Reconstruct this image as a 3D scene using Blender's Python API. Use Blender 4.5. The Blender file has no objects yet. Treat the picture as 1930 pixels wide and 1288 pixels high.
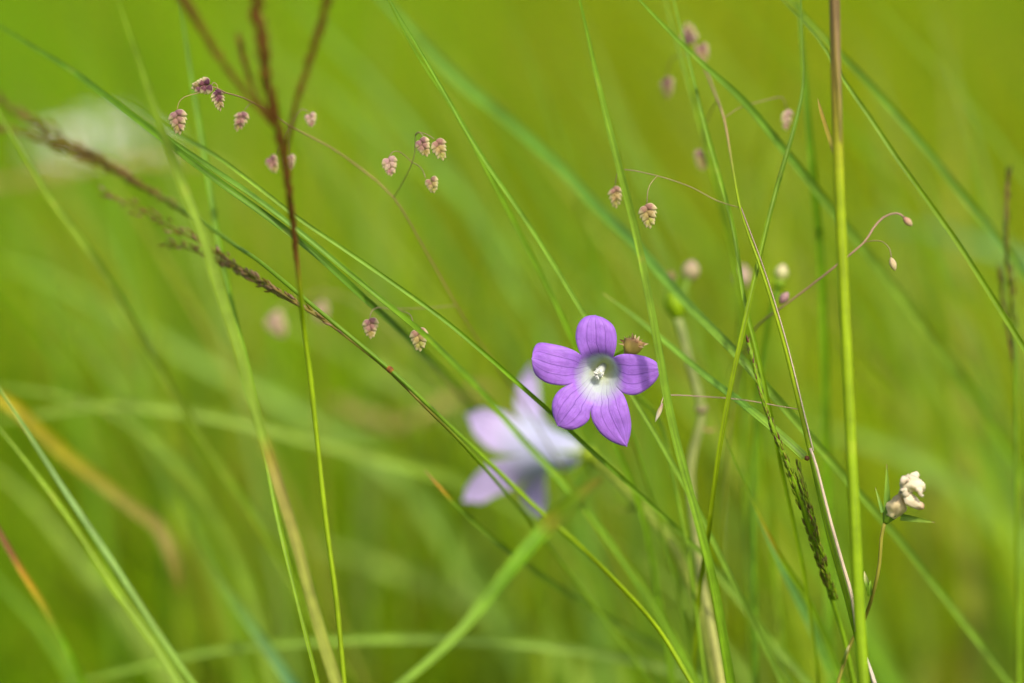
import bpy, bmesh, math, random
import numpy as np
from mathutils import Vector, Matrix, noise

random.seed(11)
rng = np.random.default_rng(11)
SC = bpy.context.scene
COL = SC.collection
R = math.radians

# ------------------------------------------------------------------ camera
LENS, FOCUS, PITCH, HEIGHT = 105.0, 0.70, 14.0, 0.59
cd = bpy.data.cameras.new('camera')
cam = bpy.data.objects.new('camera', cd)
COL.objects.link(cam)
cam.location = (0, 0, HEIGHT)
cam.rotation_euler = (R(90 - PITCH), 0, 0)
cd.lens = LENS
cd.sensor_width = 36
cd.clip_start = 0.02
cd.clip_end = 1000
cd.dof.use_dof = True
cd.dof.focus_distance = FOCUS
cd.dof.aperture_fstop = 3.9
SC.camera = cam

# ------------------------------------------------------------------ sky, sun, exposure
SUN = Vector((0.26, -0.58, 0.77)).normalized()          # towards the sun
world = bpy.data.worlds.new('World')
SC.world = world
world.use_nodes = True
wn = world.node_tree
sky = wn.nodes.new('ShaderNodeTexSky')
sky.sky_type = 'NISHITA'
sky.sun_disc = False
sky.sun_elevation = math.asin(SUN.z)
sky.sun_rotation = math.atan2(SUN.x, SUN.y)
sky.dust_density = 4.0
bgn = wn.nodes['Background']
bgn.inputs['Strength'].default_value = 0.15
wn.links.new(sky.outputs[0], bgn.inputs['Color'])
sd = bpy.data.lights.new('sun', 'SUN')
sun = bpy.data.objects.new('sun', sd)
COL.objects.link(sun)
sd.energy = 2.6
sd.angle = R(4.0)
sd.color = (1.0, 0.94, 0.80)
sun.rotation_euler = (-SUN).to_track_quat('-Z', 'Y').to_euler()
SC.view_settings.view_transform = 'Standard'
SC.view_settings.look = 'None'
SC.view_settings.exposure = 0.86
SC.view_settings.gamma = 1
SC.cycles.use_denoising = True
SC.cycles.max_bounces = 8
SC.cycles.diffuse_bounces = 4
SC.cycles.transmission_bounces = 5
SC.cycles.caustics_reflective = False
SC.cycles.caustics_refractive = False

# ------------------------------------------------------------------ pixel -> place (photograph is 1930 x 1288)
CAMP = Vector((0, 0, HEIGHT))
RT = Vector((1, 0, 0))
FW = Vector((0, math.cos(R(PITCH)), -math.sin(R(PITCH))))
UP = Vector((0, math.sin(R(PITCH)), math.cos(R(PITCH))))
KPX = 36.0 / LENS / 1930.0

def P(x, y, d=0.0):
    z = FOCUS + d
    return CAMP + FW * z + (RT * (x - 965) - UP * (y - 644)) * (z * KPX)

def MM(px, d=0.0):                       # length of px pixels at depth d, in metres
    return px * (FOCUS + d) * KPX

# ------------------------------------------------------------------ colours (linear albedo)
FRESH = (0.118, 0.222, 0.003)
BRIGHT = (0.165, 0.255, 0.002)
PALE = (0.172, 0.270, 0.022)
BLUISH = (0.112, 0.220, 0.020)
DARK = (0.080, 0.165, 0.004)
STRAW = (0.36, 0.30, 0.08)
TAN = (0.34, 0.24, 0.08)
BROWN = (0.120, 0.058, 0.020)
RUST = (0.155, 0.052, 0.016)
ORANGE = (0.36, 0.19, 0.01)
PURPLE = (0.085, 0.025, 0.045)
MAUVE = (0.30, 0.165, 0.170)
CREAM = (0.50, 0.42, 0.22)
LIME = (0.27, 0.33, 0.03)

# ------------------------------------------------------------------ materials
def new_mat(name):
    m = bpy.data.materials.new(name)
    m.use_nodes = True
    m.node_tree.nodes.clear()
    return m, m.node_tree

def node(nt, t, **kw):
    n = nt.nodes.new(t)
    for k, v in kw.items():
        if k in n.inputs.keys():
            n.inputs[k].default_value = v
        else:
            setattr(n, k, v)
    return n

def plant_mat(name, translucency, rough, spec, stria=0.35, jitter=0.18, gain=1.0):
    m, nt = new_mat(name)
    L = nt.links.new
    out = node(nt, 'ShaderNodeOutputMaterial')
    at = node(nt, 'ShaderNodeAttribute', attribute_name='tint')
    uv = node(nt, 'ShaderNodeUVMap', uv_map='uv')
    info = node(nt, 'ShaderNodeObjectInfo')
    sep = node(nt, 'ShaderNodeSeparateXYZ')
    L(uv.outputs[0], sep.inputs[0])
    mx = node(nt, 'ShaderNodeMath', operation='MULTIPLY'); mx.inputs[1].default_value = 11.0
    my = node(nt, 'ShaderNodeMath', operation='MULTIPLY'); my.inputs[1].default_value = 0.06
    L(sep.outputs[0], mx.inputs[0]); L(sep.outputs[1], my.inputs[0])
    mz = node(nt, 'ShaderNodeMath', operation='MULTIPLY'); mz.inputs[1].default_value = 91.0
    L(info.outputs['Random'], mz.inputs[0])
    cmb = node(nt, 'ShaderNodeCombineXYZ')
    L(mx.outputs[0], cmb.inputs[0]); L(my.outputs[0], cmb.inputs[1]); L(mz.outputs[0], cmb.inputs[2])
    nz = node(nt, 'ShaderNodeTexNoise', Scale=1.0, Detail=3.0, Roughness=0.6)
    L(cmb.outputs[0], nz.inputs['Vector'])
    # slow blotches along the leaf
    cmb2 = node(nt, 'ShaderNodeCombineXYZ')
    L(sep.outputs[0], cmb2.inputs[0]); L(sep.outputs[1], cmb2.inputs[1]); L(mz.outputs[0], cmb2.inputs[2])
    nz2 = node(nt, 'ShaderNodeTexNoise', Scale=0.12, Detail=4.0, Roughness=0.6)
    L(cmb2.outputs[0], nz2.inputs['Vector'])
    val = node(nt, 'ShaderNodeMapRange')
    val.inputs['From Min'].default_value = 0.25; val.inputs['From Max'].default_value = 0.75
    val.inputs['To Min'].default_value = (1 - stria) * gain; val.inputs['To Max'].default_value = (1 + stria) * gain
    L(nz.outputs['Fac'], val.inputs['Value'])
    val2 = node(nt, 'ShaderNodeMapRange')
    val2.inputs['From Min'].default_value = 0.25; val2.inputs['From Max'].default_value = 0.75
    val2.inputs['To Min'].default_value = 1 - jitter; val2.inputs['To Max'].default_value = 1 + jitter
    L(nz2.outputs['Fac'], val2.inputs['Value'])
    vm = node(nt, 'ShaderNodeMath', operation='MULTIPLY')
    L(val.outputs[0], vm.inputs[0]); L(val2.outputs[0], vm.inputs[1])
    hue = node(nt, 'ShaderNodeMapRange')
    hue.inputs['To Min'].default_value = 0.49; hue.inputs['To Max'].default_value = 0.512
    L(info.outputs['Random'], hue.inputs['Value'])
    hsv = node(nt, 'ShaderNodeHueSaturation')
    L(at.outputs['Color'], hsv.inputs['Color']); L(vm.outputs[0], hsv.inputs['Value']); L(hue.outputs[0], hsv.inputs['Hue'])
    dryf = node(nt, 'ShaderNodeMapRange'); dryf.inputs['From Min'].default_value = 0.62; dryf.inputs['From Max'].default_value = 0.78
    dryf.inputs['To Min'].default_value = 0.0; dryf.inputs['To Max'].default_value = 0.55 if name == 'leaf' else 0.25
    L(nz2.outputs['Fac'], dryf.inputs['Value'])
    drym = node(nt, 'ShaderNodeMix', data_type='RGBA'); drym.inputs[7].default_value = (0.26, 0.22, 0.04, 1)
    L(dryf.outputs[0], drym.inputs['Factor']); L(hsv.outputs[0], drym.inputs[6])
    bump = node(nt, 'ShaderNodeBump', Strength=0.25, Distance=0.0002)
    L(nz.outputs['Fac'], bump.inputs['Height'])
    pr = node(nt, 'ShaderNodeBsdfPrincipled', Roughness=rough)
    pr.inputs['Specular IOR Level'].default_value = spec
    L(drym.outputs[2], pr.inputs['Base Color']); L(bump.outputs[0], pr.inputs['Normal'])
    tr = node(nt, 'ShaderNodeBsdfTranslucent')
    warm = node(nt, 'ShaderNodeMix', data_type='RGBA', blend_type='MULTIPLY')
    warm.inputs['Factor'].default_value = 1.0
    warm.inputs[7].default_value = (1.25, 1.2, 0.6, 1)
    L(drym.outputs[2], warm.inputs[6])
    L(warm.outputs[2], tr.inputs['Color'])
    mix = node(nt, 'ShaderNodeMixShader')
    mix.inputs[0].default_value = translucency
    L(pr.outputs[0], mix.inputs[1]); L(tr.outputs[0], mix.inputs[2]); L(mix.outputs[0], out.inputs['Surface'])
    return m

M_LEAF = plant_mat('leaf', 0.28, 0.50, 0.22, stria=0.45, jitter=0.25)
M_STEM = plant_mat('stem', 0.12, 0.55, 0.18, stria=0.30, jitter=0.25)
M_HUSK = plant_mat('husk', 0.30, 0.60, 0.20, stria=0.18)
M_MEADOW = plant_mat('meadow', 0.45, 0.6, 0.06, stria=0.1)

def petal_mat(name, body, throat, deep, vein, k=0.30, r_in=5.2, r_out=7.6):
    m, nt = new_mat(name)
    L = nt.links.new
    out = node(nt, 'ShaderNodeOutputMaterial')
    uv = node(nt, 'ShaderNodeUVMap', uv_map='uv')
    sep = node(nt, 'ShaderNodeSeparateXYZ')
    L(uv.outputs[0], sep.inputs[0])
    rho = node(nt, 'ShaderNodeAttribute', attribute_name='rho')
    tc = node(nt, 'ShaderNodeTexCoord')
    nz = node(nt, 'ShaderNodeTexNoise', Scale=520.0, Detail=5.0, Roughness=0.7)
    L(tc.outputs['Object'], nz.inputs['Vector'])
    # radius with a ragged edge
    ad = node(nt, 'ShaderNodeMath', operation='MULTIPLY_ADD'); ad.inputs[1].default_value = 2.4; ad.inputs[2].default_value = -1.2
    L(nz.outputs['Fac'], ad.inputs[0])
    rr = node(nt, 'ShaderNodeMath', operation='ADD')
    L(rho.outputs['Fac'], rr.inputs[0]); L(ad.outputs[0], rr.inputs[1])
    dv = node(nt, 'ShaderNodeMath', operation='DIVIDE'); dv.inputs[1].default_value = 18.0
    L(rr.outputs[0], dv.inputs[0])
    ramp = node(nt, 'ShaderNodeValToRGB')
    e = ramp.color_ramp.elements
    e[0].position = 1.2 / 18; e[0].color = (*deep, 1)
    e[1].position = 1.0; e[1].color = (*body, 1)
    for pos, c in ((3.0 / 18, throat), (r_in / 18, throat), (r_out / 18, body)):
        q = e.new(pos); q.color = (*c, 1)
    L(dv.outputs[0], ramp.inputs['Fac'])
    # slow colour drift of the blade of the petal
    nz3 = node(nt, 'ShaderNodeTexNoise', Scale=130.0, Detail=3.0)
    L(tc.outputs['Object'], nz3.inputs['Vector'])
    h1 = node(nt, 'ShaderNodeMapRange'); h1.inputs['To Min'].default_value = 0.485; h1.inputs['To Max'].default_value = 0.515
    L(nz3.outputs['Fac'], h1.inputs['Value'])
    v1 = node(nt, 'ShaderNodeMapRange'); v1.inputs['To Min'].default_value = 0.72; v1.inputs['To Max'].default_value = 1.28
    L(nz.outputs['Fac'], v1.inputs['Value'])
    hs = node(nt, 'ShaderNodeHueSaturation')
    L(ramp.outputs[0], hs.inputs['Color']); L(h1.outputs[0], hs.inputs['Hue']); L(v1.outputs[0], hs.inputs['Value'])
    # veins: three long ones and finer ones between
    wob = node(nt, 'ShaderNodeTexNoise', Scale=3.0, Detail=2.0)
    L(uv.outputs[0], wob.inputs['Vector'])
    wu = node(nt, 'ShaderNodeMath', operation='MULTIPLY_ADD'); wu.inputs[1].default_value = 0.05; wu.inputs[2].default_value = -0.025
    L(wob.outputs['Fac'], wu.inputs[0])
    uu = node(nt, 'ShaderNodeMath', operation='ADD')
    L(sep.outputs[0], uu.inputs[0]); L(wu.outputs[0], uu.inputs[1])
    total = None
    for u0, w, s in ((0.5, 0.024, 1.0), (0.27, 0.022, 0.85), (0.73, 0.022, 0.85), (0.39, 0.010, 0.3), (0.62, 0.010, 0.3), (0.13, 0.010, 0.28), (0.87, 0.010, 0.28)):
        a = node(nt, 'ShaderNodeMath', operation='SUBTRACT'); a.inputs[1].default_value = u0
        L(uu.outputs[0], a.inputs[0])
        b = node(nt, 'ShaderNodeMath', operation='ABSOLUTE'); L(a.outputs[0], b.inputs[0])
        c = node(nt, 'ShaderNodeMapRange'); c.interpolation_type = 'SMOOTHSTEP'
        c.inputs['From Min'].default_value = 0; c.inputs['From Max'].default_value = w
        c.inputs['To Min'].default_value = s; c.inputs['To Max'].default_value = 0
        L(b.outputs[0], c.inputs['Value'])
        if total is None:
            total = c
        else:
            q = node(nt, 'ShaderNodeMath', operation='MAXIMUM'); L(total.outputs[0], q.inputs[0]); L(c.outputs[0], q.inputs[1]); total = q
    mapv = node(nt, 'ShaderNodeMapping'); mapv.inputs['Scale'].default_value = (7.0, 3.2, 1.0)
    L(uv.outputs[0], mapv.inputs['Vector'])
    net = node(nt, 'ShaderNodeTexVoronoi', feature='DISTANCE_TO_EDGE', Scale=1.0)
    net.inputs['Randomness'].default_value = 1.0
    L(mapv.outputs[0], net.inputs['Vector'])
    nm = node(nt, 'ShaderNodeMapRange'); nm.interpolation_type = 'SMOOTHSTEP'
    nm.inputs['From Min'].default_value = 0.0; nm.inputs['From Max'].default_value = 0.06
    nm.inputs['To Min'].default_value = 0.30; nm.inputs['To Max'].default_value = 0.0
    L(net.outputs['Distance'], nm.inputs['Value'])
    q = node(nt, 'ShaderNodeMath', operation='MAXIMUM'); L(total.outputs[0], q.inputs[0]); L(nm.outputs[0], q.inputs[1]); total = q
    fade = node(nt, 'ShaderNodeMapRange')
    fade.inputs['From Min'].default_value = 0.70; fade.inputs['From Max'].default_value = 0.97
    fade.inputs['To Min'].default_value = 0.8; fade.inputs['To Max'].default_value = 0.15
    L(sep.outputs[1], fade.inputs['Value'])
    vf = node(nt, 'ShaderNodeMath', operation='MULTIPLY'); L(total.outputs[0], vf.inputs[0]); L(fade.outputs[0], vf.inputs[1])
    fin = node(nt, 'ShaderNodeMapRange'); fin.inputs['From Min'].default_value = 1.5; fin.inputs['From Max'].default_value = 5.0
    L(rho.outputs['Fac'], fin.inputs['Value'])
    vf2 = node(nt, 'ShaderNodeMath', operation='MULTIPLY'); L(vf.outputs[0], vf2.inputs[0]); L(fin.outputs[0], vf2.inputs[1])
    mixc = node(nt, 'ShaderNodeMix', data_type='RGBA')
    L(vf2.outputs[0], mixc.inputs['Factor']); L(hs.outputs[0], mixc.inputs[6]); mixc.inputs[7].default_value = (*vein, 1)
    fine = node(nt, 'ShaderNodeTexNoise', Scale=2600.0, Detail=2.0)
    L(tc.outputs['Object'], fine.inputs['Vector'])
    bump = node(nt, 'ShaderNodeBump', Strength=0.6, Distance=0.0001)
    hgt = node(nt, 'ShaderNodeMath', operation='MULTIPLY_ADD'); hgt.inputs[1].default_value = -1.2
    L(vf2.outputs[0], hgt.inputs[0]); L(fine.outputs['Fac'], hgt.inputs[2])
    L(hgt.outputs[0], bump.inputs['Height'])
    pr = node(nt, 'ShaderNodeBsdfPrincipled', Roughness=0.48)
    pr.inputs['Specular IOR Level'].default_value = 0.35
    pr.inputs['Sheen Weight'].default_value = 0.12
    L(mixc.outputs[2], pr.inputs['Base Color']); L(bump.outputs[0], pr.inputs['Normal'])
    tr = node(nt, 'ShaderNodeBsdfTranslucent')
    L(mixc.outputs[2], tr.inputs['Color'])
    mix = node(nt, 'ShaderNodeMixShader'); mix.inputs[0].default_value = k
    L(pr.outputs[0], mix.inputs[1]); L(tr.outputs[0], mix.inputs[2]); L(mix.outputs[0], out.inputs['Surface'])
    return m

M_PETAL = petal_mat('petal_violet', (0.385, 0.165, 0.64), (0.57, 0.62, 0.62), (0.62, 0.66, 0.30), (0.17, 0.055, 0.36), k=0.48, r_in=3.4, r_out=6.0)
M_PETAL2 = petal_mat('petal_pale', (0.52, 0.43, 0.66), (0.57, 0.58, 0.72), (0.5, 0.55, 0.4), (0.34, 0.25, 0.54), k=0.46, r_in=6.0, r_out=10.0)

def ground_mat():
    m, nt = new_mat('soil_and_moss')
    L = nt.links.new
    out = node(nt, 'ShaderNodeOutputMaterial')
    tc = node(nt, 'ShaderNodeTexCoord')
    n1 = node(nt, 'ShaderNodeTexNoise', Scale=3.0, Detail=8.0, Roughness=0.65)
    L(tc.outputs['Object'], n1.inputs['Vector'])
    ramp = node(nt, 'ShaderNodeValToRGB')
    e = ramp.color_ramp.elements
    e[0].position = 0.3; e[0].color = (0.07, 0.08, 0.008, 1)
    e[1].position = 0.72; e[1].color = (0.11, 0.20, 0.006, 1)
    q = e.new(0.5); q.color = (0.08, 0.14, 0.006, 1)
    L(n1.outputs['Fac'], ramp.inputs[0])
    n2 = node(nt, 'ShaderNodeTexNoise', Scale=90.0, Detail=6.0)
    L(tc.outputs['Object'], n2.inputs['Vector'])
    bump = node(nt, 'ShaderNodeBump', Strength=0.8, Distance=0.01)
    L(n2.outputs['Fac'], bump.inputs['Height'])
    pr = node(nt, 'ShaderNodeBsdfPrincipled', Roughness=0.9)
    L(ramp.outputs[0], pr.inputs['Base Color']); L(bump.outputs[0], pr.inputs['Normal'])
    L(pr.outputs[0], out.inputs['Surface'])
    return m

M_GROUND = ground_mat()

# ------------------------------------------------------------------ mesh helpers
def link_mesh(name, verts, faces, mat, parent=None, uv=None, tint=None, rho=None, origin=None, sharp=None, smooth=True):
    """verts in world space; one mesh object; per-vertex uv / tint / rho"""
    V = [Vector(v) for v in verts]
    if parent is not None:
        o0 = Vector(parent.matrix_world.translation) if origin is None else Vector(origin)
    elif origin is None:
        o0 = min(V, key=lambda p: p.z).copy()
    else:
        o0 = Vector(origin)
    me = bpy.data.meshes.new(name)
    me.from_pydata([tuple(v - o0) for v in V], [], faces)
    if smooth:
        me.polygons.foreach_set('use_smooth', [True] * len(me.polygons))
    lv = np.zeros(len(me.loops), dtype=np.int32)
    me.loops.foreach_get('vertex_index', lv)
    if uv is not None:
        l = me.uv_layers.new(name='uv')
        l.data.foreach_set('uv', np.asarray(uv, dtype=np.float32)[lv].ravel())
    if tint is not None:
        a = me.color_attributes.new('tint', 'FLOAT_COLOR', 'POINT')
        t = np.ones((len(V), 4), dtype=np.float32)
        t[:, :3] = np.asarray(tint, dtype=np.float32)
        a.data.foreach_set('color', t.ravel())
    if rho is not None:
        a = me.attributes.new('rho', 'FLOAT', 'POINT')
        a.data.foreach_set('value', np.asarray(rho, dtype=np.float32))
    if sharp:
        me.set_sharp_from_angle(angle=R(sharp))
    me.materials.append(mat)
    me.update()
    ob = bpy.data.objects.new(name, me)
    COL.objects.link(ob)
    if parent is not None:
        ob.parent = parent
        ob.location = o0 - Vector(parent.matrix_world.translation)
    else:
        ob.location = o0
    return ob

def tag(ob, label, cat, group=None):
    ob['label'] = label
    ob['category'] = cat
    ob['kind'] = 'thing'
    if group:
        ob['group'] = group
    return ob

def thing(name, label, cat, loc, group=None):
    e = bpy.data.objects.new(name, None)
    COL.objects.link(e)
    e.location = loc
    e.empty_display_size = 0.01
    e.matrix_world = Matrix.Translation(Vector(loc))
    tag(e, label, cat, group)
    return e

def catmull(pts, step=0.004):
    """smooth polyline through 3-D points"""
    p = [Vector(q) for q in pts]
    if len(p) == 2:
        n = max(2, int((p[1] - p[0]).length / step))
        return [p[0].lerp(p[1], i / n) for i in range(n + 1)]
    q = [p[0] * 2 - p[1]] + p + [p[-1] * 2 - p[-2]]
    out = []
    for i in range(1, len(q) - 2):
        a, b, c, d = q[i - 1], q[i], q[i + 1], q[i + 2]
        n = max(2, min(24, int((c - b).length / step)))
        for j in range(n):
            t = j / n
            out.append(0.5 * ((2 * b) + (c - a) * t + (2 * a - 5 * b + 4 * c - d) * t * t + (3 * b - a - 3 * c + d) * t ** 3))
    out.append(p[-1])
    return out

def to_ground(path, reach=0.45, n=14):
    """carry the end of a path on down to the soil"""
    a = path[-1]
    T = (path[-1] - path[-4 if len(path) > 4 else 0]).normalized()
    hz = Vector((T.x, T.y, 0))
    h = max(a.z, 0.02)
    steep = max(0.25, -T.z)
    root = a + hz / steep * h * reach
    root.z = -0.006
    c1 = a + T * h * 0.45
    c1.z = max(c1.z, 0.03)
    c2 = root + Vector((0, 0, h * 0.35))
    out = list(path)
    for i in range(1, n + 1):
        t = i / n
        out.append(a * (1 - t) ** 3 + c1 * 3 * t * (1 - t) ** 2 + c2 * 3 * t * t * (1 - t) + root * t ** 3)
    return out

def arclen(path):
    s = [0.0]
    for i in range(1, len(path)):
        s.append(s[-1] + (path[i] - path[i - 1]).length)
    return s

def frames(path, twist=0.0, rate=0.0):
    out = []
    L = len(path)
    for i, p in enumerate(path):
        T = (path[min(i + 1, L - 1)] - path[max(i - 1, 0)]).normalized()
        v = (CAMP - p).normalized()
        n = v - T * v.dot(T)
        n.normalize()
        a = twist + rate * i / L
        b = T.cross(n)
        nn = n * math.cos(a) - b * math.sin(a)
        out.append((T, nn, T.cross(nn)))
    return out

def stops(cols, t):
    if not isinstance(cols[0], (tuple, list)):
        return cols
    # cols: list of (t, rgb)
    if t <= cols[0][0]:
        return cols[0][1]
    for (t0, c0), (t1, c1) in zip(cols, cols[1:]):
        if t <= t1:
            f = (t - t0) / max(1e-6, t1 - t0)
            return tuple(a + (b - a) * f for a, b in zip(c0, c1))
    return cols[-1][1]

def loft(name, path, section, mat, parent=None, cols=FRESH, t_in=None, twist=0.0, rate=0.0, sharp=None, cap=True):
    """section(i, s, t) -> list of (across, out) offsets, the same number each time; t runs 0..1 over the part with colour stops"""
    S = arclen(path)
    FR = frames(path, twist, rate)
    Lc = t_in if t_in else S[-1]
    verts, uv, tint = [], [], []
    k = None
    for i, p in enumerate(path):
        t = min(1.0, S[i] / Lc)
        sec = section(i, S[i], t)
        k = len(sec)
        T, n, b = FR[i]
        c = stops(cols, t)
        for j, (x, y) in enumerate(sec):
            verts.append(p + b * x + n * y)
            uv.append((j / k, S[i] * 1000))
            tint.append(c)
    faces = []
    for i in range(len(path) - 1):
        for j in range(k):
            a, b2 = i * k + j, i * k + (j + 1) % k
            faces.append((a, b2, b2 + k, a + k))
    if cap:
        faces.append(tuple(reversed(range(k))))
        faces.append(tuple(range(len(verts) - k, len(verts))))
    return link_mesh(name, verts, faces, mat, parent, uv, tint, sharp=sharp)

def blade_section(S_tot, wa, wb, tip, fold, thick):
    def f(i, s, t):
        u = s / S_tot
        w = (wa + (wb - wa) * u)
        w *= min(1.0, 0.04 + (s / tip)) ** 0.75 if s < tip else 1.0
        h = w / 2
        e = fold * h
        th = min(thick, w * 0.3)
        return [(-h, e), (-h * 0.5, e * 0.35), (0, 0), (h * 0.5, e * 0.35), (h, e), (h, e - th * 0.6), (0, -th), (-h, e - th * 0.6)]
    return f

def px_path(pts, step=0.004):
    return catmull([P(*p) for p in pts], step)

def leaf(label, pts, w, cols=FRESH, cat='grass leaf', group=None, tip=0.05, fold=0.45, twist=0.0, rate=0.0, ground=True,
         parent=None, name='grass_leaf', reach=0.45, thick=0.00028):
    """pts run from the tip to the root as (x, y, depth); w = width in px at the tip end and at the root end"""
    path = px_path(pts)
    S_in = arclen(path)[-1]
    d_mean = sum(p[2] for p in pts) / len(pts)
    if ground:
        path = to_ground(path, reach)
    S = arclen(path)[-1]
    wa, wb = MM(w[0], d_mean), MM(w[1], d_mean)
    wb2 = wa + (wb - wa) * S / S_in if ground else wb
    wb2 = min(wb2, wb * 1.15) if wb >= wa else max(wb2, wb * 0.85)
    # width is reached inside the frame
    def sec(i, s, t):
        u = min(1.0, s / S_in)
        return blade_section(1.0, wa + (wb2 - wa) * u, wa + (wb2 - wa) * u, tip, fold, thick)(i, s, t)
    ob = loft(name, path, sec, M_LEAF, parent, cols, S_in, twist, rate, sharp=50)
    if parent is None:
        tag(ob, label, cat, group)
    return ob

def tube(name, path, r0, r1, parent, cols, mat=None, n=8, rough=0.0, t_in=None, prof=None):
    S = arclen(path)[-1]
    def sec(i, s, t):
        u = s / S
        r = r0 + (r1 - r0) * u
        if prof:
            r *= prof(u)
        if rough:
            r *= 1 + rough * noise.noise(path[i] * 260)
        return [(r * math.cos(2 * math.pi * j / n), r * math.sin(2 * math.pi * j / n)) for j in range(n)]
    return loft(name, path, sec, mat or M_STEM, parent, cols, t_in)

def ellipsoid(center, axis, length, width, thick, facing=None, nu=8, nv=6, point=0.0, cup=0.0):
    """spindle body; returns verts, faces, (along 0..1, around 0..1)"""
    A = Vector(axis).normalized()
    F = Vector(facing) if facing is not None else (CAMP - Vector(center))
    F = (F - A * F.dot(A))
    if F.length < 1e-6:
        F = A.orthogonal()
    F.normalize()
    B = A.cross(F)
    v, par = [], []
    for i in range(nv + 1):
        t = i / nv
        r = math.sin(math.pi * (0.02 + 0.96 * t) ** (1.0 - 0.25 * point)) ** (0.75 + 0.5 * point)
        y = (t - 0.5) * length
        for j in range(nu):
            a = 2 * math.pi * j / nu
            v.append(Vector(center) + A * y + B * (math.cos(a) * r * width / 2) + F * (math.sin(a) * r * thick / 2 + cup * width * (math.cos(a) ** 2) * r))
            par.append((t, j / nu))
    f = []
    for i in range(nv):
        for j in range(nu):
            a, b = i * nu + j, i * nu + (j + 1) % nu
            f.append((a, b, b + nu, a + nu))
    f.append(tuple(reversed(range(nu))))
    f.append(tuple(range(nv * nu, nv * nu + nu)))
    return v, f, par

class Heap:
    """several small bodies gathered into one part"""
    def __init__(s):
        s.v, s.f, s.uv, s.t = [], [], [], []
    def add(s, v, f, par, colfn):
        o = len(s.v)
        s.v += v
        s.f += [tuple(i + o for i in q) for q in f]
        s.uv += [(p[1], p[0] * 4) for p in par]
        s.t += [colfn(*p) for p in par]
    def build(s, name, mat, parent=None, stuff=False):
        ob = link_mesh(name, s.v, s.f, mat, parent, s.uv, s.t)
        if stuff:
            ob['kind'] = 'stuff'
        return ob

def lerp3(a, b, t):
    t = max(0.0, min(1.0, t))
    return tuple(x + (y - x) * t for x, y in zip(a, b))

def body(name, center, axis, length, width, thick, cols, parent, mat=None, **kw):
    v, f, par = ellipsoid(center, axis, length, width, thick, **kw)
    h = Heap()
    h.add(v, f, par, lambda t, a: stops(cols, t))
    return h.build(name, mat or M_HUSK, parent)

# ------------------------------------------------------------------ the setting: soil and meadow
def make_ground():
    n = 60
    xs = np.concatenate([-np.geomspace(300, 2.5, 18), np.linspace(-2.2, 2.2, 24), np.geomspace(2.5, 300, 18)])
    ys = np.concatenate([-np.geomspace(200, 1.5, 12), np.linspace(-1.2, 7, 40), np.geomspace(7.5, 400, 14)])
    v = []
    for y in ys:
        for x in xs:
            z = 0.012 * noise.noise(Vector((x * 1.7, y * 1.7, 0))) - 0.012 + 0.004 * noise.noise(Vector((x * 9, y * 9, 3)))
            v.append((x, y, min(z, -0.001)))
    f = []
    W = len(xs)
    for j in range(len(ys) - 1):
        for i in range(W - 1):
            a = j * W + i
            f.append((a, a + 1, a + 1 + W, a + W))
    g = link_mesh('ground', v, f, M_GROUND, origin=(0, 0, 0))
    g['kind'] = 'structure'
    g['label'] = 'mossy brown soil under the meadow grass'
    return g

make_ground()

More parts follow.
